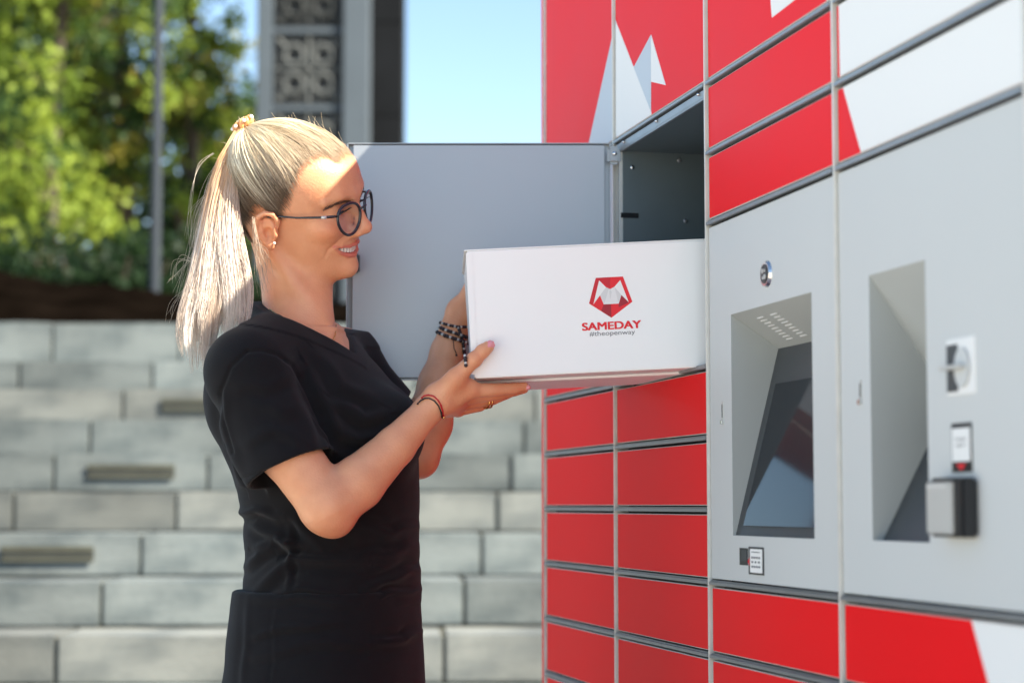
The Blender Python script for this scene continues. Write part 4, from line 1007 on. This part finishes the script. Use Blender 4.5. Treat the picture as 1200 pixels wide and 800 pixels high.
# ponytail
YT = TW[1]-.012
PTL = [(160, 286, 298, YT-.004), (168, 268, 294, YT-.006), (185, 254, 288, YT-.010), (210, 246, 281, YT-.016), (240, 238, 279, YT-.022), (275, 231, 283, YT-.028), (310, 224, 290, YT-.032), (340, 217, 297, YT-.036), (370, 211, 295, YT-.040), (400, 212, 285, YT-.042), (432, 226, 258, YT-.044)]
kk = np.array([p[0] for p in PTL], float); xl = np.array([p[1] for p in PTL], float); xr = np.array([p[2] for p in PTL], float); yy = np.array([p[3] for p in PTL])
NPn, K = 5200, 26
ncl = 64; cu = np.random.default_rng(4).uniform(-1, 1, (ncl, 2)); cu[:, 1] *= .9
cid = r.integers(0, ncl, NPn); cend = np.random.default_rng(5).uniform(.72, 1.0, ncl)-.12*np.clip(cu[:, 0], 0, 1)
ts = np.linspace(0, 1, K)
u0 = r.uniform(-1, 1, (NPn, 2)); u0 /= np.maximum(1, np.linalg.norm(u0, axis=1))[:, None]
P = np.zeros((NPn, K, 3))
end = cend[cid]*r.uniform(.86, 1.03, NPn); tq = ts[None, :]*end[:, None]
py = 160+(432-160)*tq
cw = np.clip(tq*1.15+.1, 0, 1)**.7*.93                    # gather into locks towards the tips
uu = u0[:, None, 0]*(1-cw)+(cu[cid, 0][:, None]+u0[:, None, 0]*(.15-.09*tq**3))*cw; vv_ = u0[:, None, 1]*(1-cw)+(cu[cid, 1][:, None]+u0[:, None, 1]*.16)*cw
xc = np.interp(py, kk, (xl+xr)/2); xw = np.interp(py, kk, (xr-xl)/2); yd = np.interp(py, kk, yy); dw_ = np.interp(py, kk, np.array([.006, .012, .018, .022, .025, .027, .028, .028, .027, .025, .02]))
pxx = xc+uu*xw*.97+r.normal(0, 1.4, (NPn, 1))*np.sin(tq*6+r.uniform(0, 6, (NPn, 1)))*tq
pyy = py-4*np.sin(np.pi*np.clip(tq*6, 0, 1))*(.5-.5*uu)
Yv = yd+vv_*dw_; u_ = (pxx-600)/F_PX; v_ = (400-pyy)/F_PX; c_, s_n = math.cos(PITCH), math.sin(PITCH); tr_ = Yv/(c_-v_*s_n)
P[..., 0] = tr_*u_; P[..., 1] = Yv; P[..., 2] = CAMZ+tr_*(s_n+v_*c_)
P[:, 0] = TW+r.normal(0, .003, (NPn, 3))
cwv = np.random.default_rng(9).uniform(0, 6.3, (ncl, 2))
P[..., 0] += .0034*np.sin(tq*9+cwv[cid, 0][:, None])*tq+(cu[cid, 0]*.006-.001)[:, None]*tq**5; P[..., 1] += .006*np.sin(tq*7+cwv[cid, 1][:, None])*tq
for _ in range(4): P[:, 1:-1] = (P[:, :-2]+2*P[:, 1:-1]+P[:, 2:])/4
tn = np.clip(np.random.default_rng(6).uniform(0, 1, ncl)[cid]*.9+r.uniform(0, .25, NPn), 0, 1)[:, None, None]
pale = np.array([.97, .90, .84]); mid = np.array([.52, .36, .26]); org = np.array([.76, .40, .16]); w1 = (np.clip(1-tq*2.6, 0, 1)**.8)[..., None]
colr = (mid*(1-tn)+pale*tn)*(1-w1)+(org*(1-tn*.35)+blond*tn*.35)*w1
rad = np.full((NPn, K), .00036)*r.uniform(.5, 1.35, (NPn, 1))*np.clip(1.3-ts, .3, 1)[None, :]
pt = strands('ponytail', P, rad, colr, M['hair'], PW)
# wisps
def wisps(name, lst, col, rr=.00022, spread=3, per=6, K=14):
    out = []
    for pts in lst:
        pts = np.array(pts, float)
        for _ in range(per):
            j = r.normal(0, spread, (len(pts), 2)); j[0] *= .3; t = np.linspace(0, len(pts)-1, K)
            # smooth curve through the points
            px_ = np.interp(t, range(len(pts)), pts[:, 0]+j[:, 0]); py_ = np.interp(t, range(len(pts)), pts[:, 1]+j[:, 1])
            for _2 in range(3): px_[1:-1] = (px_[:-2]+px_[1:-1]*2+px_[2:])/4; py_[1:-1] = (py_[:-2]+py_[1:-1]*2+py_[2:])/4
            Yb = np.interp(t, range(len(pts)), pts[:, 2])+r.normal(0, .006)
            out.append([at(a, b, c) for a, b, c in zip(px_, py_, Yb)])
    P = np.array(out); return strands(name, P, np.full(P.shape[:2], rr)*np.linspace(1, .4, K), np.tile(np.array(col), (*P.shape[:2], 1)), M['hair'], pt)
wisps('hair_wisp', [[(262, 180, YT-.01), (240, 215, YT-.01), (226, 270, YT-.02), (222, 330, YT-.03)], [(256, 190, YT), (238, 240, YT), (222, 300, YT-.01), (206, 345, YT-.02)], [(250, 210, YT), (230, 260, YT), (228, 300, YT), (200, 330, YT-.02)],
    [(240, 290, YT), (222, 335, YT-.02), (204, 352, YT-.03), (200, 372, YT-.03)], [(236, 320, YT), (216, 350, YT-.02), (212, 380, YT-.03)], [(232, 310, YT), (214, 300, YT), (203, 312, YT), (206, 330, YT)],
    [(286, 380, YT-.05), (290, 395, YT-.05), (296, 400, YT-.05)], [(250, 180, YT+.01), (232, 190, YT+.01), (222, 230, YT+.01), (220, 280, YT)], [(240, 230, YT), (226, 250, YT), (224, 290, YT)]], (.72, .62, .52), per=5)
wisps('loose_lock', [[(297, 256, YT-.045), (301, 290, YT-.058), (308, 315, YT-.062), (313, 338, YT-.062)], [(297, 255, YT-.05), (299, 290, YT-.058), (302, 320, YT-.06), (306, 345, YT-.06)], [(304, 285, YT-.06), (311, 300, YT-.064), (314, 318, YT-.064)]], (.30, .22, .165), rr=.00028, spread=3.8, per=9)
# ------------------------------------------------------------------ hair tie, brows, lashes, eyes, teeth
M['tie'] = material('peach_hair_tie', (.75, .36, .14), .35); M['pearl'] = material('pearl', (.85, .82, .76), .2, coat=.5)
ax_t = Hw(h0+Td)-Hw(h0); ax_t = ax_t/np.linalg.norm(ax_t); e1 = np.cross(ax_t, [0, 1, 0]); e1 /= np.linalg.norm(e1); e2 = np.cross(ax_t, e1)
mb = MB(); mb.tube([TW-inv+ax_t*(.002+.004*math.sin(9*t))+(e1*math.cos(t)+e2*math.sin(t))*(.0115+.0030*math.cos(9*t)) for t in np.linspace(0, 2*math.pi, 91)[:-1]], .0034, 7, True)
ht = mb.build('hair_tie', M['tie'], PW, True)
mb = MB()
for t in np.linspace(0, 2*math.pi, 8)[:-1]: mb.ball(TW-inv+ax_t*.004+(e1*math.cos(t)+e2*math.sin(t))*.0175, .0030, 8)
mb.build('pearls', M['pearl'], ht, True)
for s_ in (-1, 1):
    nb = 190; t = r.uniform(0, 1, nb); base = np.stack([.0965-.020*t**1.6, s_*(.013+.040*t), .0470+.0085*np.sin(np.pi*(t*.8+.05))-.003*t], 1)+r.normal(0, .0009, (nb, 3))*[0, .6, 1]
    D = base-h0; D /= np.linalg.norm(D, axis=1)[:, None]; q = h0+D*(surf_r(D)+.0055)[:, None]
    d = np.stack([-.3*np.ones(nb), s_*(.8+.2*t), .35-.8*t], 1)*.0065; ts_ = np.linspace(0, 1, 4)[None, :, None]
    strands('eyebrow', Hw(q[:, None]+d[:, None]*ts_), np.full((nb, 4), .00024), np.tile(np.array([.13, .075, .045]), (nb, 4, 1)), M['hair'], PW)
M['eye'] = material('eyeball', (1, 1, 1), .12, attr=True, coat=.6)
for s_ in (-1, 1):
    ce = np.array([.0765, s_*.030, .0385]); V = []; C_ = []
    us = np.linspace(-36, 34, 25); vs = np.linspace(-1, 1, 9)
    for u in us:
        h = max(.02, 1-((u+1)/36)**2)**.7
        for v in vs:
            az = math.radians(u); el = math.radians(-9+(9 if v > 0 else 7)*v*h-.06*u*0)
            d = np.array([math.cos(el)*math.cos(az), s_*math.sin(az)*-1*math.cos(el)*-1, math.sin(el)]); V.append(ce+d*.0155)
            g = math.hypot((u+2)/12.5, math.degrees(el)+12 and (math.degrees(el)+12)/12.5); C_.append((.015, .012, .01) if g < .42 else ((.16, .12, .07) if g < 1 else (.72, .66, .62)))
    n2 = 9; Fq = np.array([(i*n2+k, (i+1)*n2+k, (i+1)*n2+k+1, i*n2+k+1) for i in range(24) for k in range(8)])
    ey = mesh('eye', Hw(np.array(V))-inv, Fq, M['eye'], PW, True, col=np.array(C_))
    top = [ce+(np.array([math.cos(math.radians(-9+9*max(.02, 1-((u+1)/36)**2)**.7))*math.cos(math.radians(u)), s_*math.sin(math.radians(u)), math.sin(math.radians(-9+9*max(.02, 1-((u+1)/36)**2)**.7))]))*.0158 for u in us]
    MB().tube([Hw(p)-inv for p in top], .0012, 6).build('lash_line', M['black_plastic'], ey, True)
    lw_ = np.repeat(np.array(top), 3, 0); nl = len(lw_); d = np.stack([np.full(nl, .8), s_*np.repeat(us, 3)/45, np.full(nl, .12)], 1)*r.uniform(.008, .0125, (nl, 1))
    ts_ = np.linspace(0, 1, 5)[None, :, None]; strands('eyelashes', Hw(lw_[:, None]+d[:, None]*ts_+np.array([0, 0, .0030])*ts_**2), np.full((nl, 5), .00032), np.tile(np.array([.01, .008, .008]), (nl, 5, 1)), M['hair'], ey)
M['teeth'] = material('teeth', (.92, .88, .80), .2, coat=.4)
mb = MB()
for i in range(-5, 6):
    q = i/5.; b_ = q*.0285; a_ = fa(b_, -.018)-.0026; w_ = .0026 if abs(i) > 1 else .0030; hgt = .0108-.0040*abs(q)
    c1 = -.0158+.0030*q*q; a1 = math.atan2(fa(b_+.002, -.018)-fa(b_-.002, -.018), .004)
    tx = np.array([math.sin(a1), math.cos(a1), 0]); nx_ = np.array([math.cos(a1), -math.sin(a1), 0]); c0 = np.array([a_, b_, 0])
    pts = [c0+tx*x*w_+nx_*y+[0, 0, c1-z*hgt] for z, ks in ((0, 1), (.8, 1), (1, .8)) for x, y in ((-ks, -.002), (ks, -.002), (ks*.92, .001), (-ks*.92, .001))]
    mb.add([Hw(p)-inv for p in pts], [(0, 1, 2, 3), (8, 11, 10, 9)]+[(4*l+k, 4*l+(k+1) % 4, 4*l+4+(k+1) % 4, 4*l+4+k) for l in (0, 1) for k in range(4)])
mb.build('teeth', M['teeth'], PW, True)
# ------------------------------------------------------------------ glasses
M['frame'] = material('dark_blue_frame', (.010, .013, .020), .25, coat=.5)
gm = bpy.data.materials.new('lens_glass'); gm.use_nodes = True; t_ = gm.node_tree; t_.nodes.remove(t_.nodes['Principled BSDF'])
tb = t_.nodes.new('ShaderNodeBsdfTransparent'); gb_ = t_.nodes.new('ShaderNodeBsdfGlossy'); gb_.inputs['Roughness'].default_value = .02; fr = t_.nodes.new('ShaderNodeFresnel'); fr.inputs[0].default_value = 1.22; mxs = t_.nodes.new('ShaderNodeMixShader')
tb.inputs[0].default_value = (.93, .92, .94, 1); t_.links.new(fr.outputs[0], mxs.inputs[0]); t_.links.new(tb.outputs[0], mxs.inputs[1]); t_.links.new(gb_.outputs[0], mxs.inputs[2]); t_.links.new(mxs.outputs[0], t_.nodes['Material Output'].inputs[0])
M['lens'] = gm
gl_root = None
for s_ in (-1, 1):
    inn, out = np.array([.1095, s_*.0085, .0315]), np.array([.0985, s_*.0560, .0315]); cen = (inn+out)/2; lx = (out-inn)/np.linalg.norm(out-inn); vz = np.array([-.12, 0, 1.]); vz /= np.linalg.norm(vz)
    def lp_(t, k=1.0):
        x, z = math.cos(t), math.sin(t); z2 = z*(.0205 if z > 0 else .0232); x2 = math.copysign(abs(x)**(.80 if z > 0 else 1.0), x)*.0248*(1+.13*z); return cen+lx*x2*k+vz*z2*k
    ringp = [Hw(lp_(t))-inv for t in np.linspace(0, 2*math.pi, 49)[:-1]]
    if gl_root is None:
        gl_root = MB().tube(ringp, .0022, 8, True).build('glasses_frame', M['frame'], PW, True, label='thin dark blue round glasses frame')
    else: MB().tube(ringp, .0022, 8, True).build('rim', M['frame'], gl_root, True)
    mb = MB(); nn = 32; V = [Hw(cen+np.cross(lx, vz)*0)-inv]+[Hw(lp_(t, .98))-inv for t in np.linspace(0, 2*math.pi, nn+1)[:-1]]
    mb.add(V, [(0, 1+i, 1+(i+1) % nn) for i in range(nn)]).build('lens', M['lens'], gl_root, True)
    o_ = lp_(.42, 1.04); mb = MB().tube([Hw(np.array(p))-inv for p in (o_, (.0925, s_*.0635, .0405), (.080, s_*.0705, .0395), (.045, s_*.0755, .0350), (.018, s_*.0765, .0330), (.003, s_*.0770, .0300), (-.008, s_*.0765, .020))], [.0017, .0022, .0018, .0014, .0014, .0016, .0016], 8)
    tm = mb.build('temple', M['frame'], gl_root, True)
    mb = MB().tube([Hw(np.array(p))-inv for p in ((.0865, s_*.0680, .0400), (.0800, s_*.0712, .0395))], .0023, 8); mb.build('hinge', M['silver'], tm, True)
    MB().ball(Hw(np.array([.1015, s_*.0105, .026]))-inv, (.0010, .0018, .0030), 8).build('nose_pad', M['lens'], gl_root, True)
MB().tube([Hw(np.array(p))-inv for p in ((.1092, -.0095, .0390), (.1125, -.004, .0425), (.1125, .004, .0425), (.1092, .0095, .0390))], .0015, 8).build('bridge', M['frame'], gl_root, True)
# ------------------------------------------------------------------ jewellery
BV = np.empty(len(body.data.vertices)*3, np.float32); body.data.vertices.foreach_get('co', BV); BV = BV.reshape(-1, 3)+inv; BPX = topx(BV)
def skin_at(px, py, off=.001, tol=2.2):
    d = np.linalg.norm(BPX-[px, py], axis=1); m = d < tol
    p = BV[m][np.argmin(BV[m][:, 1])] if m.any() else BV[np.argmin(d)]
    return at(px, py, p[1]-off)
pr = skin_at(321.5, 285, .002); MB().ball(pr-inv, .0022, 10).build('earring', M['pearl'], PW, True)
mb = MB(); ch_ = [(316, 362), (330, 372), (346, 382), (362, 391), (376, 398), (388, 402.5), (393, 392), (394, 380)]
q = [skin_at(a, b, .0012)-inv for a, b in ch_]; mb.tube(q, .0009, 6); mb.ball(skin_at(389, 403, .003)-inv, (.0022, .0015, .0028), 8)
mb.build('necklace', M['gold'], PW, True)
def band(c, axd, r0, rt, m, name, tilt=0, squash=1.0, beads=0):
    axd = np.array(axd, float); axd /= np.linalg.norm(axd); u = np.cross(axd, [0, 1, 0]); u /= np.linalg.norm(u); w = np.cross(axd, u)
    mb = MB(); n = beads or 40; pts = [c-inv+r0*(math.cos(t)*u*squash+math.sin(t)*w)+axd*(tilt*math.cos(t)) for t in np.linspace(0, 2*math.pi, n+1)[:-1]]
    if beads:
        for i, p in enumerate(pts): mb.ball(p, rt*(1 if i % 4 else 1.25), 8, mi=0 if i % 4 else 1)
        mb.tube(pts, rt*.35, 5, True); return mb.build(name, [m, M['silver']], PW, True)
    mb.tube(pts, rt, 6, True); return mb.build(name, m, PW, True)
M['cord_red'] = material('red_cord', (.55, .01, .02), .6); M['cord_black'] = material('black_cord', (.01, .01, .012), .6); M['bead'] = material('dark_bead', (.035, .022, .03), .25, var=.6, vscale=300)
for nm, m_, pth, rr_ in (('red_bracelet', M['cord_red'], [(494, 466), (497, 463.5), (502, 462.5), (508, 464), (513, 468.5), (517, 475), (519, 482), (519.5, 488)], .0011),
                        ('black_bracelet', M['cord_black'], [(489, 473), (493, 469), (498, 466.5), (503, 466.5), (509, 469.5), (514, 475.5), (517, 483), (518, 489)], .0011)):
    q = [skin_at(a, b, .0010) for a, b in pth]; e0, e1_ = q[-1], q[0]; back = [e0*(1-t)+e1_*t+np.array([.004, .047*math.sin(math.pi*t), 0]) for t in (.1, .3, .5, .7, .9)]
    MB().tube([p-inv for p in q+back], rr_, 6, True).build(nm, m_, PW, True)
p = skin_at(520, 489, .002); MB().ball(p-inv, .0022, 8).build('bracelet_bead', M['gold'], PW, True)
axf_ = WF-EF
rs_ = 1.4
for k_, (pth, rb_) in enumerate((([(514, 383), (522, 386.5), (531, 389.5), (541, 393), (549, 396)], .0023), ([(512.5, 389), (521, 393), (532, 396.5), (543, 400), (549, 402)], .0024),
                        ([(516, 378), (526, 381), (537, 383), (548, 383)], .0019), ([(537, 384), (541, 394), (543.5, 406), (545, 418), (546, 428)], .0021))):
    pth = np.array(pth, float); sc_ = np.concatenate([[0], np.cumsum(np.linalg.norm(np.diff(pth, axis=0), axis=1))]); nb = int(sc_[-1]/(rb_*1.9*740))+2; mb = MB()
    pp = [skin_at(np.interp(t, sc_, pth[:, 0]), np.interp(t, sc_, pth[:, 1]), rb_*.7)-inv for t in np.linspace(0, sc_[-1], nb)]
    for i, p in enumerate(pp): mb.ball(p, rb_*rs_*(1 if (i+k_) % 3 else .8), 8, mi=0 if (i+k_) % 3 else 1)
    if k_ < 3: pp = pp+[pp[-1]*(1-t)+pp[0]*t+np.array([0, .052*math.sin(math.pi*t), 0]) for t in (.15, .4, .6, .85)]
    mb.tube(pp, rb_*.6, 6, k_ < 3); mb.build('beaded_bracelet', [M['bead'], M['silver']], PW, True)
MB().tube([at(x, y, 3.086)-inv for x, y in ((531, 396), (532, 408), (535, 414))], .0006, 5).ball(at(535, 416, 3.086)-inv, .0018, 8).build('bracelet_string', M['cord_black'], PW, True)
rc_ = FING[2][0]; axr = rc_[1]-rc_[0]; band(rc_[0]*.22+rc_[1]*.78+np.array([0, -.001, -.001]), axr, .0112, .0016, M['gold'], 'ring', .001); band(rc_[0]*.12+rc_[1]*.88+np.array([0, -.001, -.001]), axr, .0110, .0013, M['gold'], 'ring')
# thumb nail, pink polish
M['nail'] = material('pink_nail_polish', (.80, .30, .33), .15, coat=.6)
a, b = TH_[2], TH_[3]; axd = (b-a)/np.linalg.norm(b-a); nrm = np.array([.25, -.93, .25]); nrm -= axd*np.dot(nrm, axd); nrm /= np.linalg.norm(nrm); sd_ = np.cross(axd, nrm)
V = []; n1 = 9; n2 = 7
for i in range(n1):
    t = i/(n1-1); wdt = .0062*math.sqrt(max(0.02, 1-(2*t-1)**4))
    for k in range(n2):
        x = (k/(n2-1)*2-1); V.append(b+axd*(-.0035+.0140*t)+sd_*x*wdt+nrm*(.0092-.0032*x*x-.0035*t*t)-inv)
Fq = np.array([(i*n2+k, (i+1)*n2+k, (i+1)*n2+k+1, i*n2+k+1) for i in range(n1-1) for k in range(n2-1)])
mesh('thumbnail', V, Fq, M['nail'], PW, True)
MB().ball(FING[0][0][3]+np.array([.004, -.003, -.001])-inv, (.0052, .0035, .0042), 10).build('fingernail', M['nail'], PW, True)

# ------------------------------------------------------------------ the carton
BY = 2.78; bo = at(556.5, 443, BY); ROLL, YAW = math.radians(2.95), math.radians(2.0)
bx = empty('carton', tuple(bo), label='white cardboard carton with a red pentagon emblem, held half inside the open locker', cat='carton')
Rb = Matrix.Rotation(YAW, 3, 'Z') @ Matrix.Rotation(-ROLL, 3, 'Y'); bx.rotation_euler = Rb.to_euler()
Rn = np.array(Rb)
def onbox(px, py):
    p1 = at(px, py, 1.); d = p1-[0, 0, CAMZ]; nrm = Rn[:, 1]; t = np.dot(bo-[0, 0, CAMZ], nrm)/np.dot(d, nrm); q = np.array([0, 0, CAMZ])+t*d; l = Rn.T@(q-bo); return l[0], l[2]
tlx, tlz = onbox(543, 294.5); BHt = tlz; BL = .405; BD = .285
V = [(0, 0, 0), (BL, 0, 0), (BL, BD, 0), (0, BD, 0), (tlx+.004, 0, BHt), (BL, 0, BHt), (BL, BD, BHt), (tlx+.004, BD, BHt)]
mb = MB().add(V, [(0, 3, 2, 1), (4, 5, 6, 7), (0, 1, 5, 4), (1, 2, 6, 5), (2, 3, 7, 6), (3, 0, 4, 7)]); crt = mb.build('carton_body', M['card'], bx, bevel=.0016, seg=2)
MB().box(.006, BL-.004, .070, BD+.002, -.0042, -.0004).build('bottom_flap', M['card'], bx, bevel=.0008)
MB().box(tlx+.001, BL, .0012, BD, BHt+.0004, BHt+.0022).build('lid', M['card'], bx, bevel=.0006)
MB().box(tlx+.0035, tlx+.0125, -.0007, .0008, BHt*.03, BHt*.985).build('corner_fold', M['card'], bx, bevel=.0003)
def lg(*pp): return [onbox(660+x/8, 310+y/8) for x, y in pp]
def plate(pts, m, y, name='emblem_facet'):
    n = len(pts); return MB().add([(p[0], y, p[1]) for p in pts]+[(p[0], -.0001, p[1]) for p in pts], [tuple(range(n))]+[(i, (i+1) % n, n+(i+1) % n, n+i) for i in range(n)]).build(name, M[m], emb)
emb = None
pg_ = lg((305, 125), (560, 112), (648, 348), (452, 498), (242, 365)); n = 5
emb = MB().add([(p[0], -.0003, p[1]) for p in pg_]+[(p[0], 0, p[1]) for p in pg_], [tuple(range(5))]+[(i, (i+1) % 5, 5+(i+1) % 5, 5+i) for i in range(5)]).build('pentagon_emblem', M['p_red'], bx)
plate(lg((305, 125), (336, 142), (276, 374), (242, 365)), 'p_mid', -.0005); plate(lg((305, 125), (440, 118), (440, 228), (336, 142)), 'p_mid', -.0005)
plate(lg((336, 148), (400, 212), (345, 288), (283, 372)), 'white_film', -.0006); plate(lg((534, 146), (614, 352), (545, 285), (480, 208)), 'white_film', -.0006)
plate(lg((400, 212), (440, 230), (480, 208), (545, 285), (520, 366), (380, 373), (345, 288)), 'p_grey2', -.0006)
plate(lg((400, 212), (428, 225), (385, 368), (345, 288)), 'p_grey1', -.0007); plate(lg((480, 208), (545, 285), (515, 350), (490, 250)), 'p_grey1', -.0007)
plate(lg((430, 250), (442, 236), (455, 260), (440, 330)), 'p_grey1', -.00072)
plate(lg((380, 373), (448, 370), (452, 498), (356, 434)), 'p_dark', -.0005); plate(lg((545, 285), (614, 356), (520, 400), (520, 366)), 'p_dark', -.0005)
def text(body_, m, x0, x1, zb, zt, name, off_=((0, 0),), y=-.0004):
    cu = bpy.data.curves.new(name, 'FONT'); cu.body = body_; cu.size = 1; cu.offset = 0; cu.extrude = .0; cu.space_character = 1.0
    o = bpy.data.objects.new(name, cu); COL.objects.link(o); bpy.context.view_layer.update()
    me = bpy.data.meshes.new_from_object(o.evaluated_get(bpy.context.evaluated_depsgraph_get())); bpy.data.objects.remove(o)
    v = np.array([tuple(q.co) for q in me.vertices]); fs = [tuple(p.vertices) for p in me.polygons]; nv = len(v); v = np.concatenate([v+[dx, dz, 0] for dx, dz in off_]); fs = [tuple(i+nv*k for i in f) for k in range(len(off_)) for f in fs]; yy_ = np.repeat(np.arange(len(off_))*1.2e-5, nv); lo, hi = v.min(0), v.max(0)
    X_ = x0+(v[:, 0]-lo[0])/(hi[0]-lo[0])*(x1-x0); Z_ = zb+(v[:, 1]-lo[1])/(hi[1]-lo[1])*(zt-zb)
    return mesh(name, np.stack([X_, y-yy_, Z_], 1), fs, m, bx)
x0, z0 = onbox(682.2, 387.6); x1, z1 = onbox(751.2, 375)
text('SAMEDAY', M['p_red'], x0, x1, z0, z1, 'emblem_lettering', [(dx, dz) for dx in (-.035, -.012, .012, .035) for dz in (-.02, .02)])
x0, z0 = onbox(691, 395.5); x1, z1 = onbox(744, 386)
text('#theopenway', M['p_text'], x0, x1, z0, z1, 'emblem_small_lettering')
